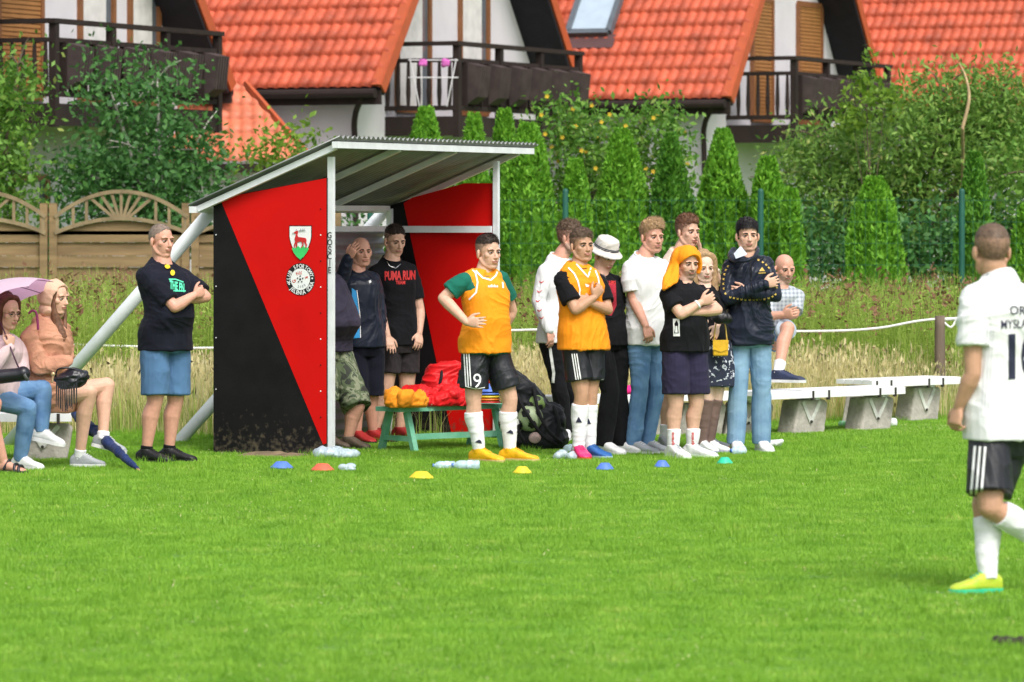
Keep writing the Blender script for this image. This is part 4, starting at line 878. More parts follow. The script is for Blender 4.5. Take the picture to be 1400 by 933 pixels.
me = np_mesh('r', np.array(V), np.array(Fs)); me = evald(me, [('SOLIDIFY', dict(thickness=.004, offset=0))]); obj('roof_sheet', me, SHEET, sh, True)
for b, w in ((-.10, .05), (1.14, .05)): v = Vol(); v.bar(U(t0, b, rz(b)), U(t1-.05, b, rz(b)), .05, .05); obj('roof_beam', v, WMET, sh)
for t in (-.08, 1.05, 2.1, 3.35): v = Vol(); v.bar(U(t, -.075, rz(-.075)-.006), U(t, 1.115, rz(1.115)-.006), .045, .045); obj('rafter', v, WMET, sh)
for t, b in ((0, 0), (WD, 0), (0, DP), (WD, DP)): v = Vol(); v.box(U(t, b, (rz(b)-.05)/2), tt*.022, bb*.022, UP*((rz(b)-.05)/2)); obj('post', v, WMET, sh)
v = Vol(); v.box(U(WD-.06, .16, .9), tt*.012, bb*.012, UP*.9); 
for z in (1.74, 1.91): v = Vol(); v.bar(U(.03, DP, z), U(WD-.03, DP, z), .04, .045); obj('rail', v, WMET, sh)
v = Vol(); v.bar(U(WD-.034, .03, 1.735), U(WD-.034, DP-.03, 1.735), .03, .055); obj('rail', v, WMET, sh)
v = Vol(); v.box(U(1.35, DP-.01, .95), tt*.018, bb*.018, UP*.95); v.box(U(.75, DP-.01, .95), tt*.018, bb*.018, UP*.95); obj('back_strut', v, WMET, sh)
# back wall of horizontally ribbed sheet
V = []; n = 120
for k in range(n+1):
    z = 0.02+1.70*k/n
    for t in (.03, WD-.03): V.append(U(t, DP+.04+.012*math.sin(k/n*1.70/.09*2*math.pi), z))
me = np_mesh('b', np.array(V), np.array([(2*k, 2*k+1, 2*k+3, 2*k+2) for k in range(n)])); me = evald(me, [('SOLIDIFY', dict(thickness=.003, offset=0))]); obj('back_wall', me, GMET, sh, True)
# side panels: black triangle at the back, red before it
def side(t, zf, zb, face):
    s = -1 if face < 0 else 1; th = .018
    def pp(q, off, th_): v = Vol(); v.prism([U(t, b, z)+tt*off for b, z in q], tt*th_); return v
    pan = obj('side_panel', pp([(.02, 0.0), (DP+.02, -.03), (DP+.02, zb), (DP-.16, zb+.055), (.02, zf)], -.009, .018), BLK, sh)
    q = [(.02, .10), (.045, .09), (DP-.03, zb+.01), (DP-.16, zb+.055), (.02, zf)]
    obj('red_field', pp([(.022, .10), (.05, .09), (DP-.05, zb+.005), (DP-.17, zb+.05), (.022, zf-.002)], -.0125 if face < 0 else .0095, .003), RED, pan)
    return pan
pn = side(-.03, 2.14, 1.955, -1); pf = side(WD+.03, 2.12, 1.93, 1)
obj('red_field_inner', Vol().prism([U(WD+.03, b, z)-tt*.0125 for b, z in [(.022, .02), (.42, .02), (DP-.12, 1.955), (DP-.2, 2.0), (.30, 2.12), (.022, 2.12)]], tt*.003), RED, pf)
# badges on the near panel, laid out in panel coordinates: x towards the front (right), z up
def OnPan(x, z, o=.0): b = .0; return U(-.03, 1.0-x, z)-tt*(.0135+o)
def panel_poly(name, pts, m, o, th=.0025, parent=None):
    v = Vol(); v.prism([OnPan(x, z, o) for x, z in pts], -tt*th); return obj(name, v, m, parent)
WHT = mat('white_print', (.80, .80, .80), .5, .03); BKP = mat('black_print', (.012, .012, .014), .5); RDP = mat('red_print', (.55, .02, .02), .5); GRP = mat('green_print', (.05, .55, .14), .5); GYP = mat('grey_print', (.30, .32, .34), .5)
def px2pan(px, py):   # where the photo shows it, read as panel coordinates
    o = U(-.03, 0, 0)-tt*.0135; d = P(px, py, 10)-CAM; k = np.dot(o-CAM, tt)/np.dot(d, tt); q = CAM+d*k-F0; return 1.0-np.dot(q, bb), q[2]
cx, cz = px2pan(411, 332)
def shield(s, n=9):
    w, h = .092*s, .125*s; p = [(-w, h), (w, h)]
    for i in range(n+1): a = i/n; p.append((w*(1.0+.05*math.sin(a*3.1))*math.cos(a*math.pi/2)**.75 if i < n else 0, h*.55-(h*1.62)*a**1.25))
    p += [(-x, z) for x, z in p[2:-1][::-1]]; return p
bd = panel_poly('city_shield', [(cx+x, cz+z) for x, z in shield(1.06)], BKP, .0, parent=pn); panel_poly('shield_field', [(cx+x, cz+z) for x, z in shield(1.0)], WHT, .003, parent=bd)
hill = [(-.072, -.045), (-.055, -.038), (-.045, -.045), (-.03, -.028), (-.012, -.028), (0, -.045), (.012, -.03), (.028, -.024), (.042, -.038), (.06, -.036), (.075, -.045), (.055, -.078), (.03, -.108), (0, -.130), (-.03, -.108), (-.055, -.078)]
panel_poly('green_hill', [(cx+x, cz+z) for x, z in hill], GRP, .006, parent=bd)
deer = [(-.050, .078), (-.036, .088), (-.020, .094), (-.016, .084), (-.022, .060), (-.016, .044), (.02, .040), (.045, .036), (.054, .020), (.050, .0), (.058, -.018), (.050, -.040), (.044, -.040), (.047, -.018), (.034, .002), (.026, .006), (.030, -.016), (.014, -.040), (.009, -.038), (.020, -.014), (.010, .008), (-.014, .006), (-.024, -.002), (-.022, -.022), (-.030, -.040), (-.036, -.038), (-.032, -.012), (-.040, -.016), (-.044, -.040), (-.050, -.038), (-.048, -.008), (-.040, .008), (-.044, .030), (-.036, .056), (-.034, .068), (-.048, .072)]
panel_poly('deer', [(cx+x*1.05, cz+z) for x, z in deer], RDP, .009, parent=bd)
for q in ([(-.018, .092), (-.010, .094), (.040, .098), (.052, .090), (.040, .093), (-.008, .088)], [(.0, .096), (.006, .108), (.009, .107), (.004, .095)], [(.016, .097), (.022, .109), (.025, .108), (.02, .096)], [(.03, .097), (.037, .108), (.04, .107), (.034, .096)], [(-.026, .090), (-.036, .104), (-.032, .105), (-.022, .092)], [(-.062, .068), (-.052, .072), (-.056, .080), (-.066, .076)]):
    panel_poly('antler', [(cx+x, cz+z) for x, z in q], GYP, .010, parent=bd)
cx2, cz2 = px2pan(411, 382); ring = lambda r, n=48: [(cx2+r*math.cos(2*math.pi*i/n), cz2+r*math.sin(2*math.pi*i/n)) for i in range(n)]
cb = panel_poly('club_badge', ring(.124), BKP, 0, parent=pn); panel_poly('badge_field', ring(.083), WHT, .003, parent=cb)
def arc_text(s, r, a0, a1, h, m, o, inner=False, name='lettering', wid=.8):
    V = []; Fs = []; n = 0; L = len(s)
    for i, ch in enumerate(s):
        if ch == ' ': continue
        a = a0+(a1-a0)*(i+.5)/L; me = text_mesh(ch, .025, 2); Q = getco(me); w_ = Q[:, 0].max()-Q[:, 0].min(); Q[:, 0] -= (Q[:, 0].max()+Q[:, 0].min())/2; Q[:, 1] -= .35; Q = Q*h/.7; Q[:, 0] *= wid
        up = np.array([math.cos(a), math.sin(a)])*(-1 if inner else 1); rt = np.array([up[1], -up[0]]); c = np.array([math.cos(a), math.sin(a)])*r
        W = np.array([OnPan(cx2+c[0]+rt[0]*x+up[0]*y, cz2+c[1]+rt[1]*x+up[1]*y, o) for x, y, _ in Q]); V.append(W); Fs += [[n+k for k in p.vertices] for p in me.polygons]; n += len(W)
    me = bpy.data.meshes.new(name); me.from_pydata([tuple(x) for x in np.vstack(V)], [], Fs); return obj(name, me, m, cb)
arc_text('KLUB SPORTOWY', .103, R(198), R(10), .030, WHT, .004); arc_text('JELENIA GÓRA', .103, R(216), R(348), .032, WHT, .004, True)
for a in (202, 4): panel_poly('dot', [(cx2+.103*math.cos(R(a))+.007*math.cos(k), cz2+.103*math.sin(R(a))+.007*math.sin(k)) for k in np.arange(8)*.785], WHT, .004, parent=cb)
arc_text('FUS', .050, R(135), R(70), .024, RDP, .007); arc_text('G', .055, R(205), R(190), .030, RDP, .007); arc_text('R', .055, R(20), R(5), .026, RDP, .007); arc_text('2000', .058, R(245), R(320), .020, GYP, .007, True)
panel_poly('ball_mark', [(cx2+.009*math.cos(k), cz2+.009*math.sin(k)) for k in np.arange(5)*1.2566+1.57], BKP, .007, parent=cb)
for k in range(5):
    a = 1.57+k*1.2566; panel_poly('ball_mark', [(cx2+.024*math.cos(a)+.0065*math.cos(j), cz2+.024*math.sin(a)+.0065*math.sin(j)) for j in np.arange(5)*1.2566+a], BKP, .007, parent=cb)
# vertical lettering on the near front post
for i, ch in enumerate('GOWELDS'[:6]):
    q = text_mesh('GOŚCIE'[i], .01, 2); Q = getco(q); Q[:, :2] -= Q[:, :2].mean(0); Q *= .048/.7
    o_ = U(-.0, 0, P(0, 322+i*9.5, 33.75)[2])-tt*.025; e = -bb
    W = [tuple(o_+e*x*.8+UP*y) for x, y, _ in Q]; me = bpy.data.meshes.new('lettering'); me.from_pydata(W, [], [list(p.vertices) for p in q.polygons]); obj('lettering', me, BKP, sh)
for k in range(9):
    z = .3+k*.2; v = Vol(); 
    for x in (.02, .93): v.tube([OnPan(x, z, 0), OnPan(x, z, .004)], [.006, .004], 8, 1, False)
    obj('screw', v, WMET if k % 2 else BLK, pn)
# the two steel props behind
for a, b, lb in ((P(289, 289, 34.4), P(6, 613, 35.2), 'thick white steel pipe propping the near end of the shelter, behind the left man'), (P(527, 287, 37.4), P(236, 614, 35.8), 'thick white pipe propping the far end of the shelter, foot right of the left man')):
    v = Vol(); v.tube([a, b], [.052, .052], 20, 1, False); o = obj('steel_prop', evald(v.mesh(), []), PIPE, None, True); base_origin(o, b); tag(o, lb, 'pipe', 'pipes propping the shelter')
v = Vol(); DIRT = mat('dirt', (.20, .15, .09), .95, .3, 8, .8, 60)
v.ell((-1.90, 33.72, -.02), (.26, 0, 0), (0, 0, .06), (0, .12, 0)); v.ell((-1.68, 33.62, -.02), (.22, 0, 0), (0, 0, .05), (0, .12, 0)); me = remesh(v, .012, 3); bump_mesh(me, .02, (12, 12, 12), 4, False); struct('dirt_mound', me, DIRT, True)
for (x, y, a) in ((1380, 880, .10), (1365, 879, .05), (1398, 881, .07)):
    q = G(x, y); v = Vol(); v.ell((q[0], q[1], .0), (a*.6, 0, 0), (0, 0, .03), (0, .10, 0)); me = remesh(v, .008, 2); bump_mesh(me, .012, (30, 30, 30), x, False); struct('bare_soil', me, mat('wet_soil', (.03, .025, .015), .9, .3, 20, .6, 60), True)
# ================================================================== touchline benches
CONC = mat('rough_concrete', (.40, .37, .33), .95, .3, 5, .9, 30); BW = mat('white_bench_slats', (.78, .79, .80), .45, .06, 10, .15, 50, stretch=(1, .2, 1)); STW = mat('worn_white_steel', (.60, .60, .56), .6, .25, 12, .2, 40); RUST = mat('rusted_clamp', (.03, .025, .02), .7, .5, 20)
def bench(a, b, z, sup, label, w=.40):
    """a, b: ground points of the front long edge ends; sup: positions 0..1 of the concrete feet"""
    a = np.array([a[0], a[1], 0.]); b = np.array([b[0], b[1], 0.]); d = nz(b-a); s = np.array([-d[1], d[0], 0]); root = empty('touchline_bench', tuple((a+b)/2+s*w/2), label, 'bench', 'white slatted benches on concrete feet')
    for k in range(4):
        v = Vol(); o = s*(w*(k+.5)/4)+UP*(z-.02); v.bar(a+o, b+o, w/4-.012, .04); obj('slat', v, BW, root)
    v = Vol(); v.box(a*.5+b*.5-s*.004+UP*(z-.034), (b-a)/2, s*.012, UP*.031); obj('front_edge', v, BW, root)
    for t in sup:
        c = a+(b-a)*t+s*w*.5; v = Vol(); h = z-.09
        q = [(-.21, 0), (.17, 0), (.22, h-.03), (.19, h), (-.13, h)]
        v.prism([c+d*x*1.05+UP*(y if y > .01 else -.04)-s*.11 for x, y in q], s*.20); me = v.mesh(); me = evald(me, [('BEVEL', dict(width=.012, segments=2)), ('REMESH', dict(mode='VOXEL', voxel_size=.012, use_smooth_shade=True))]); bump_mesh(me, .005, (30, 30, 30), t*9, False)
        f = obj('foot', me, CONC, root, True)
        v = Vol(); p0 = c-s*.115; v.bar(p0+d*-.10+UP*(h-.01), p0+d*.0+UP*.10, .035, .012, s); v.bar(p0+d*.12+UP*(h-.01), p0+d*.0-s*.003+UP*.10, .035, .012, s); v.bar(c-s*.19+d*.01+UP*(h+.02), c+s*.19+d*.01+UP*(h+.02), .05, .03); obj('bracket', v, STW, f)
        for x in (-.08, .12): v = Vol(); v.box(c-s*(w/2+.008)+d*x+UP*(z-.045), d*.012, s*.012, UP*.040); obj('clamp', v, RUST, f)
        v = Vol(); v.tube([p0-s*.004+d*0+UP*.10, p0-s*.016+UP*.10], [.012, .012], 8, 1, False); obj('bolt', v, RUST, f)
    return root
gp = lambda px, Y: ((px-700)/F*Y, Y)
bench(gp(752, 36.2), gp(925, 36.75), .355, (.10, .78), 'white slatted bench standing behind the man in the black trousers and bucket hat')
bench(gp(930, 36.8), gp(1046, 37.0), .36, (.28, .84), 'white slatted bench behind the man with the orange cloth on his head')
bench(gp(1044, 36.75), gp(1236, 38.0), .372, (.38, .86), 'white slatted bench the bald man rests his foot on, two concrete feet in full view')
bench(gp(1190, 38.9), gp(1312, 39.8), .39, (.12, .70), 'shorter white slatted bench set behind the end of the row, nearest the rope post')
bench(gp(-190, 33.0), gp(98, 33.15), .36, (.3, .86), 'white slatted bench under the seated women at the left edge')
# ================================================================== green bench in the shelter
GB = mat('flaking_green_paint', (.12, .42, .26), .6, .3, 9, .4, 40, col2=(.22, .52, .36)); gbz = .33
A0 = np.array([-.845, 34.35, 0.]); dd = nz(np.array([.74, .62, 0])); ss = np.array([-dd[1], dd[0], 0]); Lb = 1.02
gb = empty('green_bench', tuple(A0+dd*Lb/2+ss*.17), 'low green wooden bench before the shelter with red clothes and orange bibs on it', 'bench')
for k in range(2): v = Vol(); v.bar(A0+ss*(.07+.155*k)-dd*.05+UP*gbz, A0+ss*(.07+.155*k)+dd*(Lb+.05)+UP*gbz, .145, .035); obj('seat', v, GB, gb)
for t in (.06, Lb-.06):
    for k in (0, 1): v = Vol(); v.bar(A0+dd*t+ss*(.04+.22*k)+UP*(gbz-.02), A0+dd*t+ss*(-.06+.42*k), .045, .045, dd); obj('leg', v, GB, gb)
    v = Vol(); v.bar(A0+dd*t+ss*-.02+UP*.10, A0+dd*t+ss*.31+UP*.10, .03, .04); obj('stretcher', v, GB, gb)
v = Vol(); v.bar(A0+dd*.08+ss*.0+UP*.115, A0+dd*(Lb-.08)+ss*.0+UP*.115, .03, .045); obj('stretcher', v, GB, gb)
# ================================================================== cloth heaps, bags
def heap(name, c, size, m, seed, amp, label, cat, n=9, group=None, extra=None):
    amp *= .7
    g = np.random.default_rng(seed); v = Vol(); c = np.array(c, float)
    for i in range(n):
        o = g.normal(size=3)*np.array(size)*.42; o[2] = abs(o[2])*.8; r = np.array(size)*g.uniform(.3, .55); a = g.uniform(0, 3.14)
        v.ell(c+o+UP*r[2]*.6, np.array([math.cos(a), math.sin(a), 0])*r[0], UP*r[2], np.array([-math.sin(a), math.cos(a), 0])*r[1])
    if extra: extra(v)
    me = remesh(v, .008, 2); bump_mesh(me, amp, (11, 11, 9), seed); bump_mesh(me, amp*.5, (27, 27, 22), seed+3); V = getco(me); V[:, 2] = np.maximum(V[:, 2], c[2]); setco(me, V)
    o = obj(name, me, m, None, True); base_origin(o, c); return tag(o, label, cat, group)
OR = cloth('orange_cloth', (.85, .30, .02), .12, .8); RC = cloth('red_nylon', (.62, .012, .015), .15, .4, .2)
bt = lambda t, s_: A0+dd*t+ss*s_+UP*(gbz+.018)
heap('training_bibs', bt(.05, .11), (.17, .13, .14), OR, 3, .034, 'crumpled orange bibs heaped on the left end of the green bench', 'bibs', 9)
v = Vol(); v.tube([bt(.22, .0)+UP*.01, bt(.26, -.02)+UP*.02, bt(.30, .03)+UP*.01, bt(.25, .05)+UP*.012, bt(.22, .0)+UP*.01], [.008]*5, 8, 4); o = obj('bib_edging', v, cloth('cream_edging', (.75, .62, .45)), None, True); tag(o, 'cream edged bib collar lying at the right of the orange heap', 'bib')
heap('red_jacket', bt(.42, .10), (.24, .15, .12), RC, 8, .030, 'shiny red jacket spread on the green bench, one sleeve hanging over the edge', 'jacket', 11, extra=lambda v: (v.tube([bt(.55, .0)+UP*.02, bt(.62, -.06)+UP*-.05, bt(.56, -.09)+UP*-.20], [.06, .055, .05], 12), v.tube([bt(.30, .02)+UP*.03, bt(.40, -.02)+UP*.05, bt(.56, .0)+UP*.03], [.045, .05, .05], 12)))
rb = P(612, 0, 35.15); rb[2] = gbz+.02; bx = np.array([.97, .24, 0]); by = np.array([-.24, .97, 0])
v = Vol(); v.rings([(rb+UP*z+bx*.0, bx*w, by*d) for z, w, d in ((0, .18, .09), (.03, .215, .12), (.14, .205, .125), (.24, .17, .10), (.29, .13, .075), (.305, .08, .04))], 26, 3.); me = remesh(v, .008, 2); bump_mesh(me, .026, (9, 9, 7), 5)
o = obj('backpack', me, RC, None, True); base_origin(o, rb); tag(o, 'red nylon rucksack standing on the green bench behind the red jacket', 'rucksack'); 
BLKF = cloth('black_webbing', (.012, .012, .014), .1, .7); bv = bvh_of(me) if False else None
for x in (-.07, .08): v = Vol(); v.tube([rb+bx*x+UP*.26-by*.09, rb+bx*(x-.015)+UP*.20-by*.135, rb+bx*(x-.05)+UP*.08-by*.135], [.010, .012, .010], 8); obj('strap', v, BLKF, o, True)
# stacked marker cones on the bench
cs = P(668, 0, 34.9); cs[2] = gbz+.02
PL = {k: mat('plastic_'+k, c, .45, .08, 20) for k, c in dict(blue=(.09, .19, .62), orange=(.80, .22, .02), yellow=(.75, .58, .03), red=(.65, .04, .03), green=(.03, .52, .30), salmon=(.72, .13, .07)).items()}
root = empty('cone_stack', tuple(cs), 'stack of blue, yellow and red marker cones on the right end of the green bench', 'cones')
for k, c in enumerate(('red', 'orange', 'yellow', 'blue', 'blue')):
    v = Vol(); z = .012+k*.022; v.rings([(cs+UP*(z+a), np.array([r, 0, 0]), np.array([0, r, 0])) for a, r in ((0, .10), (.006, .10), (.018, .085), (.04, .066), (.062, .048), (.064, .03))], 24, 2, True); obj('cone', v, PL[c], root, True)
def marker(px, py, col, label, k=1.):
    q = G(px, py+1, 0.0); v = Vol(); v.rings([(q+UP*(.012+a), np.array([r*k, 0, 0]), np.array([0, r*k, 0])) for a, r in ((-.004, .084), (.003, .086), (.012, .076), (.028, .058), (.042, .044), (.046, .036), (.040, .026))], 28, 2); o = obj('marker_cone', v, PL[col], None, True); base_origin(o, q); tag(o, label, 'marker cone', 'marker cones on the grass')
marker(385, 641, 'blue', 'blue marker cone in front of the shelter side panel, leftmost of the cones'); marker(441, 644, 'salmon', 'red marker cone beside the clear bag, the only red one'); marker(576, 655, 'yellow', 'yellow marker cone left of the two water bottles', 1.05); marker(714, 648, 'yellow', 'pale yellow marker cone before the right shoe of player nine', .8)
marker(827, 643, 'blue', 'blue marker cone right of the blue football boot', .78); marker(905, 639.5, 'blue', 'small blue marker cone before the white t shirt man', .68); marker(991, 635, 'green', 'green marker cone before the floral skirt woman and black jacket man', .72)
CLR = mat('clear_plastic', (.62, .74, .84), .15, .2, 30, .5, 90, spec=.8, alpha=.62); CLB = mat('clear_bottle', (.60, .78, .90), .08, .15, 30, .2, 60, spec=1., alpha=.6)
def bag(px, py, w, d, h, seed, label, m=CLR, n=8, Y=None, amp=.018):
    q = G(px, py) if Y is None else np.array([(px-700)/F*Y, Y, 0.]); return heap('plastic_bag', q+UP*.004, (w, d, h), m, seed, amp, label, 'plastic bag', n)
bag(459, 627, .17, .10, .06, 12, 'large crumpled clear plastic bag at the foot of the front shelter post'); bag(472, 645, .07, .05, .035, 13, 'small clear plastic bag beside the red marker cone', n=6, amp=.012)
bag(765, 629, .08, .06, .055, 14, 'clear bag of bottles left of the pink football boot', n=7, amp=.014)
PKG = mat('green_white_wrapper', (.72, .76, .74), .35, .1, 9, .2, 50, col2=(.05, .45, .08)); bag(1160, 584, .09, .06, .07, 15, 'green and white crisp packet lying by the bench foot', PKG, 7, 38.4, .014); bag(1219, 585, .07, .05, .07, 16, 'white plastic bag behind the middle concrete foot', mat('white_plastic', (.75, .77, .78), .4), 6, 38.5, .012)
def bottle(a, d, L, label, r=.034, m=None):
    a = np.array(a, float); d = nz(d); v = Vol(); ref = UP; x = nz(np.cross(d, UP)); u = np.cross(x, d)
    v.rings([(a+d*t*L+UP*r, x*q*r, u*q*r) for t, q in ((0, .6), (.02, .95), (.15, 1), (.2, .93), (.25, 1), (.45, 1), (.5, .93), (.55, 1), (.75, .98), (.86, .7), (.92, .38), (.97, .36))], 16, 2)
    o = obj('water_bottle', v, m or CLB, None, True); base_origin(o, a+d*L/2); v = Vol(); v.tube([a+d*L*.96+UP*r, a+d*L*1.02+UP*r], [r*.45, r*.45], 10, 1, False); obj('cap', v, PL['blue'], o, True)
    v = Vol(); v.rings([(a+d*t*L+UP*r, x*1.02*r, u*1.02*r) for t in (.3, .44)], 16, 2, False); obj('wrap_label', v, mat('bottle_wrap', (.55, .70, .85), .4), o, True); return tag(o, label, 'bottle')
bottle(G(656, 643), (-1, .05, 0), .20, 'clear water bottle on the grass, right one of the pair before the green bench', .036); bottle(G(622, 642.5), (-1, -.1, 0), .16, 'clear water bottle on the grass, left one of the pair before the green bench', .032)
bottle(G(1018, 622), (-.8, -.5, 0), .13, 'small clear bottle lying between the white shoes of the black jacket man', .034); bottle(G(775, 620), (.3, .9, 0), .15, 'clear bottle with blue cap lying behind the pink football boot', .034)
# loose football boots and cap beside the second bib player
def loose_shoe(px, py, yaw, m, ms, label, k=.9):
    q = G(px, py); y = R(yaw); f = np.array([math.sin(y), -math.cos(y), 0]); x = np.array([math.cos(y), math.sin(y), 0]); v = Vol()
    v.rings([(q+f*a*k+UP*(b+c)/2, x*w*k, UP*(c-b)/2) for a, w, b, c in [(-.12, .016, .022, .055), (-.10, .034, .012, .082), (-.05, .038, .012, .085), (0, .039, .012, .075), (.05, .044, .012, .058), (.10, .042, .012, .046), (.125, .03, .013, .035), (.135, .012, .015, .026)]], 18, 2.6); me = remesh(v, .006, 2); o = obj('football_boot', me, m, None, True); base_origin(o, q); w = Vol(); w.rings([(q+f*a*k+UP*.01, x*ww*k, UP*.009) for a, ww in ((-.125, .02), (-.1, .036), (0, .04), (.1, .044), (.138, .015))], 14, 2.6); obj('sole', w, ms, o, True); return tag(o, label, 'boot', 'loose football boots')
loose_shoe(839, 617, 95, mat('mint_leather', (.05, .55, .36), .4), PL['green'], 'loose mint green football boot lying behind the blue boot')
v = Vol(); q = np.array([(862-700)/F*36.6, 36.7, .375]); v.ell(q+UP*.02, (.09, 0, 0), (0, 0, .03), (0, .06, 0)); me = remesh(v, .008, 2); bump_mesh(me, .01, (20, 20, 20), 4); o = obj('pink_cloth', me, cloth('pink_cloth', (.80, .03, .22)), None, True); base_origin(o, q); tag(o, 'small bright pink cloth lying on the bench behind the blue jeans', 'cloth')
v = Vol(); q = G(1053, 612); v.tube([q+UP*.03, q+np.array([.07, .02, .035])], [.03, .03], 12, 1); v.tube([q+np.array([.04, -.01, .03]), q+np.array([.09, 0, .05])], [.022, .02], 10, 1); me = remesh(v, .006, 2); o = obj('paper_cup', me, mat('white_paper', (.75, .76, .78), .5), None, True); base_origin(o, q); tag(o, 'crushed white paper cup on the grass left of the right white shoe', 'cup')
# ================================================================== black ball bag
BN = cloth('black_nylon', (.014, .015, .018), .2, .45, .25); bq = np.array([(733-700)/F*34.75, 34.75, 0.])
v = Vol(); r_ = lambda z, w, d, dx=0: (bq+np.array([dx, 0, z]), np.array([w, -.02, 0]), np.array([.02, d, 0]))
v.rings([r_(.02, .20, .14, .0), r_(.06, .235, .17, .0), (bq+np.array([.0, 0, .2]), np.array([.225, 0, -.03]), np.array([0, .17, 0])), (bq+np.array([-.03, 0, .33]), np.array([.19, 0, -.08]), np.array([0, .15, 0])), (bq+np.array([-.06, 0, .45]), np.array([.16, 0, -.11]), np.array([0, .12, 0])), (bq+np.array([-.10, 0, .55]), np.array([.10, 0, -.08]), np.array([0, .07, 0]))], 26, 2.8)
v.rings([(bq+np.array([.10, -.02, z]), np.array([w, 0, 0]), np.array([0, w*.8, 0])) for z, w in ((.03, .10), (.1, .13), (.22, .13), (.32, .09), (.36, .04))], 20, 2.5)
me = remesh(v, .008, 3); bump_mesh(me, .02, (8, 8, 6), 9); bbag = obj('ball_bag', me, BN, None, True); base_origin(bbag, bq); tag(bbag, 'big black kit bag with footballs showing, behind the legs of player nine', 'bag')
WB = mat('football_white', (.72, .74, .70), .4, .05); BB = mat('football_black', (.02, .02, .02), .4); GRN = mat('football_green', (.35, .55, .08), .4)
def ball(c, r, mats, rot, label):
    me = bpy.data.meshes.new('football'); bm = bmesh.new(); bmesh.ops.create_icosphere(bm, subdivisions=4, radius=r); bm.to_mesh(me); bm.free(); N = getco(me)/r
    t = (1+5**.5)/2; ico = np.array([(0, 1, t), (0, -1, t), (0, 1, -t), (0, -1, -t), (1, t, 0), (-1, t, 0), (1, -t, 0), (-1, -t, 0), (t, 0, 1), (-t, 0, 1), (t, 0, -1), (-t, 0, -1)])/math.hypot(1, t)
    Rm = np.array(Matrix.Rotation(rot, 3, 'X')@Matrix.Rotation(rot*1.7, 3, 'Z')); d = fcent(me); d /= np.linalg.norm(d, axis=1)[:, None]; k = (d@(ico@Rm).T); mx = k.max(1)
    me.transform(Matrix.Translation(Vector(c))); o = obj('football', me, mats, None, True); me.polygons.foreach_set('material_index', np.where(mx > .94, 1, 0).astype(np.int32)); base_origin(o, c); tag(o, label, 'football', 'footballs in the black bag'); return o
ball(bq+np.array([-.05, -.15, .25]), .105, [mat('football_pale_green', (.38, .47, .27), .4), BB], .6, 'pale green and black football showing in the middle of the black bag')
ball(bq+np.array([-.20, -.13, .21]), .10, [WB, BB], 1.4, 'white and black football at the left side of the black bag')
ball(bq+np.array([.00, -.09, .36]), .075, [mat('football_dull_green', (.22, .33, .10), .4), BB], 2.2, 'yellow green football at the top opening of the black bag')
v = Vol()
for p in ([(-.15, -.14, .44), (-.08, -.27, .3), (.05, -.24, .12), (.16, -.17, .05)], [(-.02, -.12, .48), (.02, -.24, .3), (.10, -.24, .15), (.20, -.16, .06)], [(-.2, -.1, .36), (-.17, -.22, .22), (-.1, -.22, .08)], [(.14, -.13, .34), (.18, -.17, .2), (.16, -.17, .08)]): v.tube([bq+np.array(a) for a in p], [.014]*len(p), 8)
obj('strap', v, BLKF, bbag, True)
v = Vol(); v.ell(bq+np.array([-.01, -.185, .10]), (.05, 0, 0), (0, 0, .045), (0, .02, 0)); obj('badge', v, mat('grey_red_badge', (.5, .35, .33), .5, .3, 40), bbag, True)
# ================================================================== the people
def ramp_mat(name, kind, cols, scale, rough=.8):
    m = mat(name, cols[0], rough); nt = m.node_tree; n = nt.nodes; l = nt.links; b = n['Principled BSDF']; g = n.new('ShaderNodeNewGeometry')
    r = n.new('ShaderNodeValToRGB'); r.color_ramp.interpolation = 'CONSTANT'
    while len(r.color_ramp.elements) < len(cols): r.color_ramp.elements.new(.5)
    ps = {4: (0, .43, .52, .60), 3: (0, .40, .62), 2: (0, .58)}[len(cols)]
    for e, p, c in zip(r.color_ramp.elements, ps, cols): e.position = p; e.color = (*c, 1)
    if kind == 'plaid':
        a = n.new('ShaderNodeTexWave'); a.inputs['Scale'].default_value = scale; c_ = n.new('ShaderNodeTexWave'); c_.bands_direction = 'Z'; c_.inputs['Scale'].default_value = scale; mx = n.new('ShaderNodeMath'); mx.operation = 'MULTIPLY_ADD'; mx.inputs[1].default_value = .5
        l.new(g.outputs['Position'], a.inputs['Vector']); l.new(g.outputs['Position'], c_.inputs['Vector']); l.new(a.outputs['Fac'], mx.inputs[0]); h = n.new('ShaderNodeMath'); h.operation = 'MULTIPLY'; h.inputs[1].default_value = .5; l.new(c_.outputs['Fac'], h.inputs[0]); l.new(h.outputs[0], mx.inputs[2]); l.new(mx.outputs[0], r.inputs[0]); r.color_ramp.interpolation = 'LINEAR'
    else:
        t = n.new('ShaderNodeTexNoise'); t.inputs['Scale'].default_value = scale; t.inputs['Detail'].default_value = 2.5; t.inputs['Distortion'].default_value = .8; l.new(g.outputs['Position'], t.inputs['Vector']); l.new(t.outputs['Fac'], r.inputs[0])
    l.new(r.outputs[0], b.inputs['Base Color']); return m
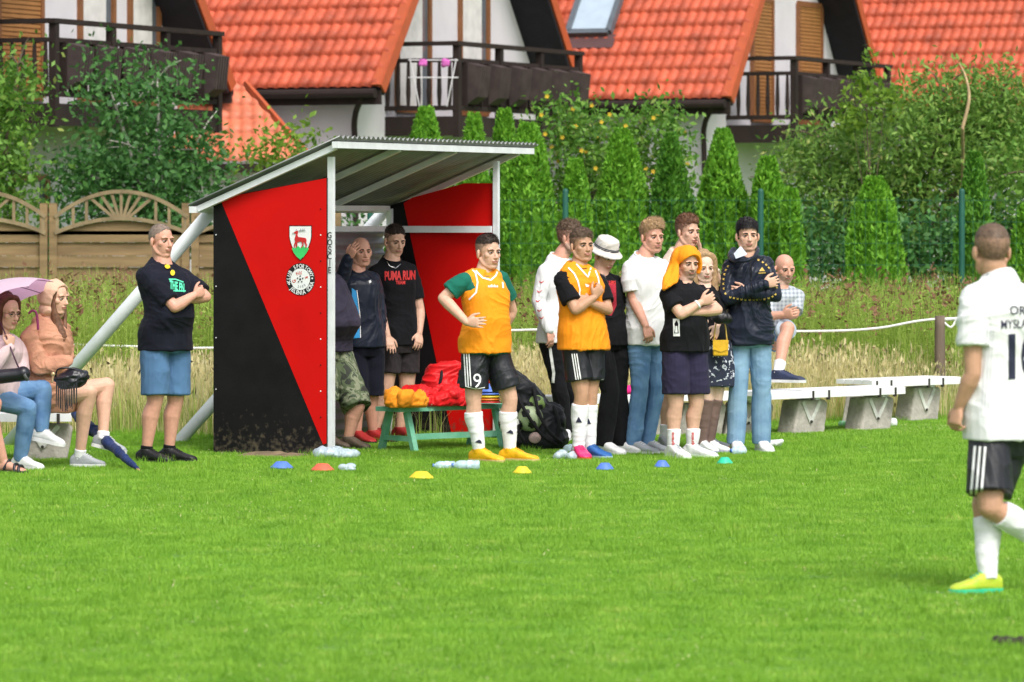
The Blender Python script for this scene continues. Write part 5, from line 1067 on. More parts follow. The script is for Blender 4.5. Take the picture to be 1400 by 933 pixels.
K = dict(navy=cloth('navy_cotton', (.007, .008, .016), .25), black=cloth('black_cotton', (.006, .006, .008), .25), white=cloth('white_cotton', (.78, .78, .79), .04), orange=cloth('orange_bib_mesh', (.92, .30, .012), .05, .7), green=cloth('green_jersey', (.01, .13, .09), .1), blueS=cloth('blue_jersey_shorts', (.075, .16, .29), .12), jean=mat('blue_denim', (.075, .17, .34), .85, .3, 9, .4, 220, col2=(.16, .30, .50)), jeanL=mat('light_denim', (.13, .25, .40), .85, .3, 7, .4, 220, col2=(.26, .42, .58)), nylon=cloth('black_windbreaker', (.014, .018, .032), .2, .32, .15, 60), shine=mat('football_shorts', (.012, .013, .017), .45, .2, 8, .1, 80), dkgrey=cloth('charcoal_cotton', (.030, .024, .026), .15), nvs=cloth('navy_shorts', (.026, .022, .052), .2), pinkh=cloth('salmon_fleece', (.50, .25, .16), .12, .9, .4, 90), pinkb=cloth('pale_pink_knit', (.62, .47, .48), .2), socks=cloth('white_sock', (.80, .80, .82), .03, .9, .2, 200), beige=cloth('beige_tee', (.66, .54, .44), .2), maroon=cloth('maroon_print', (.30, .02, .035), .5), sweat=cloth('dark_purple_sweat', (.035, .030, .050), .2))
CAMO = ramp_mat('camouflage', 'n', [(.03, .035, .025), (.09, .12, .06), (.20, .22, .14), (.05, .07, .04)], 11); PLAID = ramp_mat('plaid_cotton', 'plaid', [(.22, .25, .29), (.32, .35, .39), (.44, .47, .50)], 9); FLOR = ramp_mat('floral_print', 'n', [(.02, .025, .05), (.55, .58, .65)], 26)
MW = mat('white_shoe_leather', (.76, .76, .76), .45, .05, 20, .1, 60); SOLW = mat('white_sole', (.70, .70, .70), .6, .1); GREYS = cloth('grey_shoe_mesh', (.34, .36, .38), .12); BLS = mat('black_shoe', (.012, .012, .014), .5); YS = mat('yellow_boot', (.80, .42, .01), .4, .12, 12); BS = mat('blue_boot', (.03, .12, .36), .4, .2); PS = mat('pink_boot', (.75, .03, .16), .4, .1); NVS = mat('navy_trainer', (.025, .035, .08), .5, .2)
PW1 = mat('printed_white', (.82, .82, .82), .6, .02); PR1 = mat('printed_red', (.62, .03, .03), .6, .1); PG1 = mat('printed_green', (.10, .72, .42), .6, .05); GOLD = mat('gold_print', (.55, .38, .08), .45, .1); BLU = mat('light_blue_panel', (.03, .30, .66), .5, .1); NAVP = mat('printed_navy', (.02, .022, .05), .6)
STUB = skin('stubble_skin', (.40, .25, .19)); STUBD = skin('dark_stubble_skin', (.24, .135, .10))
def stripes(p, bv, lines, w, m=None, name='stripe'):
    for ln in lines: ribbon(name, ln, w, bv, m or PW1, p.root)
def par(a, b, n, d): return [[(a[0]+i*d[0], a[1]+i*d[1]), (b[0]+i*d[0], b[1]+i*d[1])] for i in range(n)]
# --- man left of the shelter
p = Person(32.95, 42, (221, 330), (223, 363), (199, 378), (251, 381), (226, 468), (239, 420, -.10), (265, 404, .07), (281, 406, -.10), (240, 410, -.16), (212, 545), (240, 545), (200, -.06), (231, .08), 'burly middle aged man in black t shirt and blue shorts left of the shelter', hs=1.06, build=1.16, belly=.05, skin='rosy', fya=62, fyb=68, hy=44, hipw=.10, shd=.17, ha=(.7, .5, .35), curla=1.3)
p.shirt('t_shirt', K['navy'], -.10, slf=.82, ease=.018, wr=.012); p.trousers('shorts', K['blueS'], fr_=.93, r=(0.099, 0.101), ease=.022, wr=.010)
for s_ in (0, 1): p.sock(s_, K['black'], .10); p.shoe(s_, BLS, BLS, 1.0, laces=BLS)
p.hair('grey', .003, .001, .088, .002, 700, .006, seed=2, sideburn=-.01); p.brows('light')
b_ = p.bv['t_shirt']; print_text('print', 'THE FN', (232, 383, 252, 395), b_, PG1, p.root, .04, .25); ribbon('print_edge', [(231, 382), (240, 382), (251, 386)], 1.6, b_, PG1, p.root); ribbon('print_edge', [(237, 398), (254, 398)], 1.6, b_, PG1, p.root)
YL = mat('yellow_mirror_lens', (.80, .55, .02), .2, .3, 60); decal('sunglasses', [[(229+3.8*math.cos(a)+.5*math.sin(a), 364.5+3*math.sin(a)) for a in np.arange(10)*.628], [(236+3.2*math.cos(a), 373+4.*math.sin(a)) for a in np.arange(10)*.628]], b_, YL, p.root, .014); ribbon('sunglasses_frame', [(226, 361), (233, 366), (238, 377)], 1.4, b_, BLS, p.root, .010)
# --- three men under the shelter roof
p = Person(34.9, 52, (442, 342), (438, 372), (418, 388), (458, 386), (448, 478), (416, 432), (424, 470), (468, 424, -.05), (472, 460, -.1), (446, 548), (488, 556, -.12), (450, -.05), (476, -.12), 'heavy man in dark sweatshirt and camouflage shorts half hidden by the shelter post', hs=1.04, build=1.15, belly=.09, skin='rosy', hy=62, handb=False, handa=False, hipw=.11)
p.shirt('sweatshirt', K['sweat'], -.02, 'long', .022, wr=.012, sides=(1, 1)); p.trousers('shorts', CAMO, fr_=1.02, r=(0.106, 0.108), ease=.022, wr=.012)
SAND = mat('brown_sandal', (.10, .075, .055), .6); 
for s_ in (0, 1):
    sd_ = p.shoe(s_, SAND, mat('dark_sole', (.04, .03, .03), .7), .96)
p.hair('grey', .006, .004, .080, .002, 500, .01, seed=3); p.brows('brown')
p = Person(35.65, 24, (494, 345), (488, 372), (468, 388), (510, 384), (497, 474), (456, 412, -.16), (476, 354, -.10), (519, 424, .02), (520, 458, -.05), (490, 540), (508, 540), (488, 0), (510, .1), 'balding man in dark track jacket with a hand pressed to his forehead', hs=1.0, skin='rosy', hy=26, ha=(.055, -.03, .09), na=(.3, .6, -.2), curla=.35, handb=False, fya=40, fyb=60)
p.shirt('track_jacket', K['nylon'], .0, 'long', .02, wr=.014, cuff=-.0); p.trousers('shorts', K['navy'], fr_=1., r=(0.097, 0.096), ease=.018)
for s_ in (0, 1): p.shoe(s_, mat('red_shoe%d' % s_, (.35, .02, .02), .5), BLS)
p.hair('brown', .003, .002, .090, .001, 500, .006, seed=4, bald=.060); p.brows('brown'); b_ = p.bv['track_jacket']
decal('side_panel', [[(481, 394), (487, 398), (491, 430), (492, 462), (482, 463), (482, 430)]], b_, BLU, p.root); ribbon('piping', [(488, 397), (492, 430), (493, 462)], 1.0, b_, PW1, p.root)
decal('logo', [[(504, 384), (507, 383), (508, 386), (505, 388)]], b_, PW1, p.root)
p = Person(36.2, 30, (540, 330), (536, 360), (513, 374), (561, 371), (546, 468), (518, 424, -.06), (530, 460, -.10), (574, 424, -.02), (573, 456, -.10), (527, 535), (556, 535), (513, -.05), (547, .06), 'young man in black t shirt with red lettering under the shelter roof', hs=1.03, skin='fair', hy=30, hp=12, curla=.3, handa=True, fya=20, fyb=45)
p.shirt('t_shirt', K['black'], -.03, slf=.72, ease=.014, wr=.010, slr=.95); p.trousers('shorts', K['dkgrey'], fr_=.62, r=(0.097, 0.103), ease=.02, wr=.010)
for s_ in (0, 1): p.shoe(s_, mat('dark_red_shoe%d' % s_, (.22, .015, .015), .5), BLS)
p.hair('dark', .015, .002, .078, .004, 1500, .016, seed=5, comb=(.1, .4, .4), fade=.4); p.brows('dark'); b_ = p.bv['t_shirt']
print_text('print', 'PUMA RUN', (526, 371, 568, 384), b_, PR1, p.root, .05, -.03); print_text('print', 'TEAM', (541, 384, 554, 389), b_, PR1, p.root, .04)
ribbon('necklace', [(529, 358), (533, 364), (541, 367), (548, 361)], .8, b_, mat('silver', (.6, .6, .6), .3, metal=1), p.root)
# --- player nine
p = Person(33.0, 34, (668, 346), (661, 374), (632, 386), (684, 382), (663, 474), (606, 408, -.02), (638, 441, -.14), (700, 425, .12), (688, 452, .02), (647, 545), (697, 545), (655, -.04), (697, .06), 'stocky substitute in orange bib over green jersey, shorts numbered 9, hand on hip', hs=1.06, build=1.03, belly=.02, skin='fair', hy=36, ha=(.95, -.35, .0), na=(0, 1, -.0), curla=.25, fya=52, fyb=66, handb=False, vox=.005)
p.shirt('jersey', K['green'], -.10, slf=.62, ease=.012, wr=.008, slr=1.05)
p.shirt('bib', K['orange'], -.08, None, .026, wr=.012, flare=.012, up=lambda t: .26 if t < .66 else float(np.interp(t, [.66, .74, .84, .93, .98, 1.1], [.26, .185, .155, .140, .118, .10])), collar=.016, strap=.52)
b_ = p.bv['bib']; 
for ln in ([(640, 362), (650, 373), (653, 386), (651, 400), (641, 410)], [(646, 361), (652, 372), (660, 380), (671, 383), (678, 377), (681, 369)], [(684, 368), (687, 380), (688, 394)]): ribbon('bib_trim', ln, 2.2, b_, PW1, p.root)
print_text('bib_logo', 'adidas', (667, 389, 681, 393), b_, PW1, p.root, .02)
p.trousers('shorts', K['shine'], fr_=.80, r=(0.101, 0.108), ease=.016, wr=.010); b_ = p.bv['shorts']
stripes(p, b_, par((634, 478), (637, 529), 3, (3.4, -.2)), 1.7); print_text('number', '9', (647, 511, 658, 531), b_, PW1, p.root, .0, step=1.2); ribbon('hem_trim', [(638, 529), (650, 532), (663, 530)], 1.2, b_, PW1, p.root)
for s_ in (0, 1):
    p.sock(s_, K['socks'], .74, .008); p.shoe(s_, YS, mat('gum_sole%d' % s_, (.62, .45, .20), .5), 1.02, laces=YS)
for s_, x, y in ((0, 654, 604), (1, 697, 591)): decal('sock_mark', [[(x-5, y+1), (x+5, y+3), (x+4, y-1), (x+1, y-3)]], p.bv['sock%d' % s_], NAVP, p.root)
p.hair('dark', .016, .002, .076, .004, 1800, .018, seed=6, comb=(.1, .4, .5), fade=.45); p.brows('brown')
# --- second bib player and the two men beside him
p = Person(36.1, 52, (780, 326), (765, 356), (745, 372), (784, 366), (761, 466), (736, 412, -.03), (751, 452, -.05), (798, 410, .05), (795, 440, 0), (764, 528), (776, 532), (774, -.05), (806, .1), 'bearded man in white long sleeved top with small red ticks on the sleeve', hs=1.03, skin='rosy', hy=60, ha=(.15, -.05, -.98), handb=False, fya=-5, fyb=30, stub=STUB, legk=.82)
p.shirt('long_sleeved_top', K['white'], -.02, 'long', .014, wr=.010); p.trousers('track_trousers', K['black'], 'long', r=(.086, .070), hemr=.048, wr=.009)
for s_ in (0, 1): p.shoe(s_, MW, SOLW)
p.hair('ash', .028, .003, .074, .008, 1800, .030, quiff=.01, seed=7, comb=(.1, .5, .1), fade=.3); p.brows('brown'); b_ = p.bv['long_sleeved_top']
for x, y in ((740, 385), (737, 398), (735, 411), (737, 424), (740, 434)): decal('tick', [[(x-3, y-1), (x, y+1), (x+5, y-1.5), (x+.5, y+2.5), (x-2, y+1.5)]], b_, PR1, p.root, step=3)
ribbon('side_stripe', [(751, 470), (754, 490), (757, 510), (756, 524)], 4., p.bv['track_trousers'], PW1, p.root)
p = Person(34.1, 30, (828, 350), (821, 376), (806, 390), (843, 388), (832, 470), (804, 430, .0), (812, 460, -.05), (844, 432, -.03), (838, 464, -.08), (834, 535), (846, 535), (826, -.03), (849, .03), 'young man in a pale bucket hat looking down, black trousers', hs=1.0, skin='fair', hy=38, hp=22, build=.92, handa=False, fya=40, fyb=58, legk=.82)
p.shirt('t_shirt', K['black'], -.02, slf=.8, ease=.018, wr=.010); p.trousers('trousers', K['black'], 'long', r=(.092, .076), hemr=.062, wr=.012)
for s_ in (0, 1): p.shoe(s_, MW, SOLW)
b_ = p.bv['t_shirt']; decal('print', [[(825, 390), (842, 388), (843, 418), (836, 432), (825, 430)]], b_, K['maroon'], p.root); print_text('print_lettering', 'KILLERS', (826, 384, 842, 389), b_, PR1, p.root, .03)
ribbon('neck_chain', [(823, 370), (828, 380), (829, 387), (826, 389)], 1.0, b_, mat('silver_chain', (.6, .6, .62), .3, metal=.9), p.root, .012)
p.brows('brown'); HATM = cloth('ivory_hat_cloth', (.62, .58, .54), .06); v = Vol(); hr_ = lambda y, rx, rz, z0=-.012: (p.hl((0, y, z0)), p.hx*rx, p.hf*rz)
v.rings([hr_(.022, .125, .150), hr_(.028, .128, .152), hr_(.050, .098, .118), hr_(.062, .090, .108), hr_(.10, .086, .104), hr_(.132, .078, .094), hr_(.148, .055, .068), hr_(.151, .02, .03)], 30, 2); me = remesh(v, .006, 2); bump_mesh(me, .004, (14, 14, 14), 3); ht = obj('bucket_hat', me, HATM, p.root, True)
for y0 in (.068, .080): v = Vol(); v.rings([hr_(y0-.0035, .0935, .112), hr_(y0+.0035, .0925, .111)], 30, 2, False); obj('hat_band', v, NAVP, ht, True)
v = Vol(); q = p.hl((.045, .105, .082)); v.tube([q, q+p.hu*.012], [.005, .003], 6); obj('hat_logo', v, NAVP, ht)
p.hair('brown', .006, .004, .05, .002, 400, .012, seed=8)
p = Person(33.45, 28, (796, 337), (791, 364), (768, 383), (819, 386), (797, 467), (787, 424, -.10), (812, 407, .02), (831, 424, -.09), (806, 414, -.15), (795, 538), (807, 538), (791, -.04), (806, .05), 'smiling substitute in orange bib over black t shirt, arms folded, pink and blue boots', hs=1.02, skin='tan', hy=28, hp=-3, ha=(.55, .1, .8), curla=1.2, hb=(-.8, .1, .3), curlb=1.2, fya=15, fyb=42, build=.98, vox=.005)
p.shirt('t_shirt', K['black'], -.04, slf=.72, ease=.014, wr=.008, slr=1.05)
p.shirt('bib', K['orange'], -.10, None, .024, wr=.015, flare=.016, up=lambda t: .26 if t < .62 else float(np.interp(t, [.62, .72, .84, .93, .98, 1.1], [.26, .185, .155, .140, .118, .10])), collar=.016, strap=.55); b_ = p.bv['bib']
for ln in ([(777, 366), (785, 374), (790, 384), (793, 396), (792, 408)], [(788, 361), (795, 369), (804, 379), (808, 366)], [(813, 367), (818, 380), (820, 394)]): ribbon('bib_trim', ln, 2., b_, PW1, p.root)
decal('bib_logo', [[(800, 388), (806, 390), (805, 393), (801, 392)]], b_, PW1, p.root)
p.trousers('shorts', K['shine'], fr_=.74, r=(0.099, 0.105), ease=.016, wr=.010); b_ = p.bv['shorts']; stripes(p, b_, par((782, 484), (788, 522), 3, (3.2, -.2)), 1.6); ribbon('hem_trim', [(790, 522), (802, 523), (820, 520), (830, 518)], 1., b_, PW1, p.root)
for s_ in (0, 1): p.sock(s_, K['socks'], .80, .009)
p.shoe(0, PS, PL['red'], 1., laces=PS, label='pink football boot'); p.shoe(1, BS, mat('light_blue_sole', (.35, .5, .65), .5), 1., laces=BS, label='blue football boot')
decal('sock_mark', [[(787, 578), (796, 578), (793, 573), (791, 570)]], p.bv['sock0'], NAVP, p.root); decal('sock_mark', [[(800, 580), (808, 580), (806, 575), (804, 572)]], p.bv['sock1'], NAVP, p.root)
p.hair('ash', .022, .003, .070, .006, 1900, .032, quiff=.006, seed=9, comb=(.5, -.1, .5), fade=.4); p.brows('dark')
# --- group by the bench
p = Person(34.8, 35, (941, 318), (930, 350), (912, 366), (962, 364), (934, 464), (908, 404, .02), (948, 372, -.12), (981, 384, -.08), (958, 348, -.12), (916, 536), (954, 536), (909, -.03), (962, .03), 'tall young man at the back holding joined hands before his mouth', hs=1.03, skin='fair', hy=38, hb=(-.12, -.25, .96), nb=(-1, 0, 0), curlb=.05, ha=(.1, -.2, .97), na=(1, 0, 0), curla=.05, fya=20, fyb=62)
p.shirt('t_shirt', K['beige'], -.05, slf=.72, ease=.016, wr=.010); p.trousers('shorts', K['black'], fr_=.7, r=(0.095, 0.095), ease=.014)
for s_ in (0, 1): p.sock(s_, K['socks'], .30, .006); p.shoe(s_, GREYS, PL['red'] if s_ else SOLW, 1., laces=SOLW)
p.hair('auburn', .026, .007, .074, .008, 1800, .026, quiff=.006, seed=10, comb=(.1, .3, .3), fade=.2); p.brows('brown', .004)
p = Person(34.25, 20, (963, 367), (963, 392), (950, 404), (983, 402), (971, 470), (949, 436, .02), (965, 440, -.1), (986, 426, -.06), (980, 447, -.12), (966, 545), (978, 545), (958, -.02), (968, .03), 'fair haired young woman in a dark floral skirt behind the orange cloth man', hs=.94, fem=True, skin='pale', hy=16, hp=4, handa=False, fya=40, fyb=60)
p.shirt('blouse', K['black'], .05, slf=.8, ease=.012); v = Vol(); v.rings([(p.hip+UP*z+p.s*.0, p.s*w, p.fw*d) for z, w, d in ((-.33, .19, .15), (-.15, .185, .145), (0, .17, .125), (.12, .145, .11), (.17, .13, .10))], 24, 2.2); p.put('skirt', v, FLOR, .012)
for s_ in (0, 1): p.shoe(s_, MW, mat('lilac_sole%d' % s_, (.45, .42, .60), .5), .95, laces=SOLW)
TIGHT = mat('sheer_tights', (.16, .10, .085), .6)
for s_ in (0, 1): p.sock(s_, TIGHT, 1., .010, 'tights')
p.long_hair('blond', [([(-.01, .115, .02), (-.065, .085, .0), (-.085, .0, -.01), (-.082, -.10, .0), (-.07, -.16, .02)], [.028, .034, .032, .030, .016]), ([(.01, .115, .02), (.065, .085, .0), (.085, .0, -.01), (.085, -.12, .0), (.09, -.24, .03), (.08, -.30, .05)], [.028, .034, .032, .036, .034, .018]), ([(0, .10, -.04), (0, .04, -.075), (0, -.08, -.075), (0, -.2, -.08)], [.06, .065, .06, .05]), ([(0, .118, .03), (0, .118, -.02)], [.02, .035])]); p.brows('light', .003)
YB = mat('yellow_leather', (.72, .42, .02), .4, .15, 20, .2, 60); bc = P(985, 476, 34.05); v = Vol(); v.box(bc, (.058, 0, 0), (.0, .03, 0), (.0, 0, .062)); me = evald(v.mesh(), [('BEVEL', dict(width=.012, segments=3))]); o = obj('handbag', me, YB, None); base_origin(o, bc); tag(o, 'small yellow leather handbag hanging beside the floral skirt', 'handbag')
v = Vol(); v.prism([bc+np.array([-.06, -.034, .062]), bc+np.array([.06, -.034, .062]), bc+np.array([.06, -.036, -.01]), bc+np.array([0, -.038, -.03]), bc+np.array([-.06, -.036, -.01])], (0, .004, 0)); obj('flap', v, YB, o); v = Vol(); v.tube([bc+np.array([-.05, 0, .06]), bc+np.array([-.03, 0, .2]), bc+np.array([.03, 0, .2]), bc+np.array([.05, 0, .06])], [.006]*4, 6); obj('handle', v, GOLD, o, True)
v = Vol(); q = P(986, 435, 34.0); v.ell(q, (.075, 0, -.01), (0, 0, .045), (0, .04, 0)); me = remesh(v, .008, 2); bump_mesh(me, .010, (14, 14, 14), 2); o = obj('black_purse', me, mat('black_leather', (.012, .012, .014), .35, .2, 20, .2, 50), None, True); base_origin(o, q); tag(o, 'black leather pouch held between the folded arms man and the black jacket man', 'pouch')
p = Person(34.15, 30, (892, 325), (881, 350), (861, 366), (905, 366), (886, 464), (866, 410, -.02), (883, 446, -.10), (911, 410, .08), (908, 448, .0), (875, 532), (898, 532), (866, -.06), (884, .06), 'blond young man in a plain white t shirt and blue jeans standing beside the bench', hs=1.03, skin='rosy', hy=30, ha=(.25, -.1, -.95), curla=.7, handb=False, fya=52, fyb=58, legk=.82)
p.shirt('t_shirt', K['white'], -.06, slf=.74, ease=.018, wr=.012); p.trousers('jeans', K['jean'], 'long', r=(.087, .070), hemr=.056, wr=.008, fr=(7, 7, 9))
for s_ in (0, 1): p.shoe(s_, GREYS, SOLW, 1.04, laces=SOLW)
p.hair('blond', .026, .004, .078, .008, 2600, .034, quiff=.012, seed=11, comb=(.45, .35, .1)); p.brows('light'); ribbon('v_neck', [(876, 350), (886, 362), (893, 352)], .9, p.bv['t_shirt'], mat('grey_neck_seam', (.60, .60, .62), .8), p.root)  # thin pale grey line laid along the V neckline
p = Person(33.5, 28, (940, 361), (935, 385), (913, 403), (958, 404), (936, 470), (931, 430, -.10), (958, 414, .04), (981, 424, -.09), (943, 428, -.13), (924, 550), (952, 550), (920, -.04), (946, .05), 'young man with an orange cloth draped over his head and navy shorts', hs=.98, build=1.0, belly=.015, skin='fair', hy=26, hp=6, ha=(.9, .1, .35), curla=.8, hb=(-.9, 0, .1), curlb=.9, fya=28, fyb=55, stub=STUB, vox=.005)
p.shirt('t_shirt', K['black'], -.12, slf=.66, ease=.018, wr=.011, slr=1.08); p.trousers('shorts', K['nvs'], fr_=.86, r=(0.104, 0.105), ease=.022, wr=.009); b_ = p.bv['t_shirt']
decal('print_frame', [[(920, 436), (929, 436), (929.5, 460), (920.5, 460)]], b_, PW1, p.root, .004); decal('print_figure', [[(922, 443), (925, 438), (927.5, 443), (927, 449), (928, 456), (921.5, 456), (923, 449)]], b_, K['black'], p.root, .007); decal('print_figure_light', [[(923.5, 446), (926, 446), (926.5, 455), (923, 455)]], b_, PW1, p.root, .010)
for s_ in (0, 1): p.sock(s_, K['socks'], .40, .007); p.shoe(s_, MW, mat('mint_sole%d' % s_, (.62, .74, .55), .5), 1., laces=GREYS)
for s_, x in ((0, 919), (1, 946)): me = fit2d(text_mesh('Supreme', .02), (0, 0, 24, 7)); V = getco(me); V2 = V.copy(); V2[:, 0] = x-2+V[:, 1]*.9; V2[:, 1] = 613-V[:, 0]*.9; setco(me, V2); a_, f_ = dense(me, 2.); V3, F3 = lay(a_, f_, p.bv['sock%d' % s_]); m2 = bpy.data.meshes.new('l'); m2.from_pydata(V3, [], F3); (obj('sock_lettering', m2, PR1, p.root) if F3 else None)
p.hair('brown', .010, .006, .076, .003, 0, seed=12); p.brows('dark', .0042)
v = Vol(); v.ell(*p.hax((0, .035, -.012), (.097, .106, .128))); v.ell(*p.hax((-.02, -.03, -.04), (.10, .10, .09))); v.prism([p.hl((-.02, .10, -.05)), p.hl((-.09, .02, -.02)), P(909, 396, 33.30), P(925, 386, 33.34), p.hl((-.06, -.09, -.01))], -p.hf*.05); v.tube([p.hl((-.05, .05, -.04)), p.hl((-.085, -.05, -.05)), P(914, 384, 33.40), P(908, 395, 33.34)], [.06, .055, .040, .014], 14); v.tube([p.hl((-.02, .05, -.06)), p.hl((-.05, -.08, -.09)), P(922, 388, 33.5)], [.08, .07, .04], 14); v.tube([p.hl((.05, .06, .02)), p.hl((.088, -.01, .02)), p.hl((.088, -.06, .03))], [.05, .03, .014], 10)
me = remesh(v, .0055, 2); bump_mesh(me, .007, (9, 9, 4), 6, True, [p.hx, p.hf, p.hu]); V = getco(me); L = (V-p.head)@np.array([p.hx, p.hu, p.hf]).T/p.hs; k_ = 1/(1+np.exp(-((L[:, 2]-.022)/.008))); k2 = 1/(1+np.exp(((L[:, 0]/.080)**2+((L[:, 1]+.03)/.098)**2-1)/.12)); V -= p.hf*(k_*k2*.085)[:, None]; setco(me, V); obj('head_cloth', me, K['orange'], p.root, True)
v = Vol(); q = p.wa-nz(p.wa-p.ea)*.03; d_ = nz(p.wa-p.ea); v.tube([q-d_*.008, q+d_*.008], [.036, .036], 14, 1, False); obj('wrist_watch', v, PW1, p.root, True)
p = Person(34.35, 8, (1022, 323), (1022, 350), (999, 364), (1047, 362), (1024, 464), (995, 408, -.12), (1044, 389, -.05), (1060, 404, -.12), (1021, 399, -.09), (1009, 532), (1041, 532), (1006, -.03), (1041, .03), 'tall dark haired man in black windbreaker with gold sleeve tape, arms crossed', hs=1.02, skin='fair', hy=8, handa=True, curla=.6, curlb=.6, ha=(1, .1, .22), hb=(-1, .05, .05), fya=8, fyb=14, vox=.005, legk=.82)
p.shirt('windbreaker', K['nylon'], -.06, 'long', .024, wr=.016, flare=.014, fr=(7, 7, 10)); p.trousers('jeans', K['jeanL'], 'long', r=(.088, .080), hemr=.070, wr=.007, fr=(7, 7, 8)); b_ = p.bv['windbreaker']
for s_ in (0, 1): p.shoe(s_, MW, SOLW, 1., laces=SOLW)
for pts in ([(997, 362), (991, 372), (989, 385), (990, 398), (994, 405)], [(996, 406), (1006, 408), (1016, 410), (1028, 410), (1042, 410), (1054, 407), (1062, 401)], [(1034, 354), (1046, 360), (1053, 368)], [(1054, 372), (1060, 384), (1063, 396)]):
    q = []; pts = [np.array(a, float) for a in pts]
    for a, b2 in zip(pts[:-1], pts[1:]):
        n = max(1, int(np.linalg.norm(b2-a)/4.6))
        for i in range(n): c_ = a+(b2-a)*(i+.5)/n; d_ = nz(b2-a); e_ = np.array([-d_[1], d_[0]]); q.append([tuple(c_-d_*1.6-e_*1.3), tuple(c_+e_*-.3+d_*0), tuple(c_+d_*1.6-e_*1.3), tuple(c_+d_*1.2+e_*1.5), tuple(c_-d_*1.2+e_*1.5)])
    decal('sleeve_tape', q, b_, GOLD, p.root, .006, 3.)
decal('chest_logo', [[(1038, 371), (1042, 365), (1046, 371)], [(1037, 373), (1047, 372.5), (1047, 374), (1037, 374.5)]], b_, GOLD, p.root, .006); ribbon('zip', [(1026, 356), (1027, 380), (1027, 396)], 1., b_, BLS, p.root)
v = Vol(); v.prism([P(1003, 347, 34.2), P(1011, 338, 34.3), P(1020, 349, 34.12), P(1006, 354, 34.08)], (0.01, .02, .01)); obj('collar_lining', v, mat('pale_lining', (.55, .60, .66), .6), p.root)
v = Vol(); v.tube([P(1003, 342, 34.42), P(999, 349, 34.3), P(1004, 356, 34.16), P(1018, 357, 34.12), P(1030, 352, 34.15), P(1036, 343, 34.3), P(1034, 338, 34.42)], [.022, .026, .018, .013, .012, .016, .014], 12); p.put('hood_collar', v, K['nylon'], .005)
p.hair('black', .022, .005, .068, .010, 2600, .036, seed=13, comb=(-.35, -.55, .5)); p.brows('black', .004)
p = Person(37.6, 18, (1073, 368), (1068, 396), (1050, 408), (1090, 406), (1046, 466), (1048, 434, -.12), (1070, 430, -.08), (1086, 430, -.14), (1062, 433, -.02), (1038, 500), (1077, 449, -.06), (1036, 0.1), (1064, 509, -.45), 'bald man in grey plaid shirt leaning on his knee, foot on the bench', hs=1.03, skin='rosy', hy=22, hp=10, fya=10, fyb=62, stub=STUB)
p.shirt('plaid_shirt', PLAID, .0, slf=.85, ease=.016, wr=.010); 
p.trousers('denim_shorts', K['jean'], fr_=.88, r=(0.081, 0.076), ease=.012, wr=.008); p.sock(1, K['socks'], .24, .008); p.shoe(1, NVS, SOLW, 1.08, laces=NVS); p.sock(0, K['socks'], .24, .008); p.shoe(0, NVS, SOLW, 1.05); p.brows('grey'); 
v = Vol(); g_ = p.hb+(p.kb-p.hb)*.86; d_ = nz(p.kb-p.hb); v.tube([g_-d_*.03, g_+d_*.02], [.090, .091], 20, 1, False); obj('turn_up', v, mat('denim_inside', (.45, .52, .60), .8), p.root, True)
ribbon('shoe_mark', [(1072, 516), (1080, 520), (1086, 521)], 1.2, p.bv['shoe1'], PW1, p.root) if 'shoe1' in p.bv else None
# --- seated women at the left
def hood(p, m, r=(.100, .128, .125), c=(0, .012, -.022)):
    v = Vol(); v.ell(*p.hax(c, r)); v.ell(*p.hax((0, -.09, -.03), (.10, .07, .10))); me = remesh(v, .006, 2); bump_mesh(me, .008, (9, 9, 9), 3); V = getco(me); L = (V-p.head)@np.array([p.hx, p.hu, p.hf]).T/p.hs
    k_ = 1/(1+np.exp(-((L[:, 2]-.030)/.007))); k2 = 1/(1+np.exp(((L[:, 0]/.084)**2+((L[:, 1]+.015)/.100)**2-1)/.12)); V -= p.hf*(k_*k2*.10)[:, None]; setco(me, V); obj('hood', me, m, p.root, True)
p = Person(32.3, 62, (77, 408), (66, 442), (40, 462), (84, 450), (66, 544), (58, 502, -.05), (92, 494, .02), (92, 488, -.05), (74, 498, -.12), (122, 536, -.05), (146, 527, .05), (109, 0.0), (141, 597, .05), 'seated woman in a salmon jumper with the hood up', hs=1.0, fem=True, build=1.05, skin='fair', hy=58, hp=4, fya=80, fyb=74, fpb=12, handa=False, handb=False, hipw=.08)
p.shirt('hooded_jumper', K['pinkh'], -.12, 'long', .022, wr=.026, flare=.01, slr=1.1, fr=(8, 8, 8)); v = Vol(); v.rings([(p.hip+UP*z+np.array([x, 0, 0]), np.array([w, 0, 0]), np.array([0, .17, 0])) for z, w, x in ((-.10, .16, .04), (0, .19, .03), (.12, .16, 0))], 20, 2.5); p.put('jumper_hem', v, K['pinkh'], .012)
hood(p, cloth('salmon_hood', (.66, .42, .30), .08)); p.brows('brown', .003); p.long_hair('auburn', [([(-.055, .05, .035), (-.066, -.02, .028), (-.062, -.10, .035), (-.045, -.19, .06), (-.04, -.28, .10), (-.04, -.36, .09)], [.012, .014, .026, .036, .040, .016]), ([(.055, .05, .035), (.064, -.02, .03), (.06, -.12, .04), (.03, -.22, .07)], [.010, .010, .016, .018])])
for s_ in (0, 1): p.sock(s_, K['socks'], .10, .006); p.shoe(s_, GREYS, SOLW, 1., laces=SOLW)
v = Vol(); d_ = nz(p.ka-p.aa); q = p.aa+d_*.035; v.tube([q-d_*.004, q+d_*.004], [.043, .043], 14, 1, False); obj('anklet', v, mat('bead_anklet', (.55, .35, .2), .4, .4, 120), p.root, True)
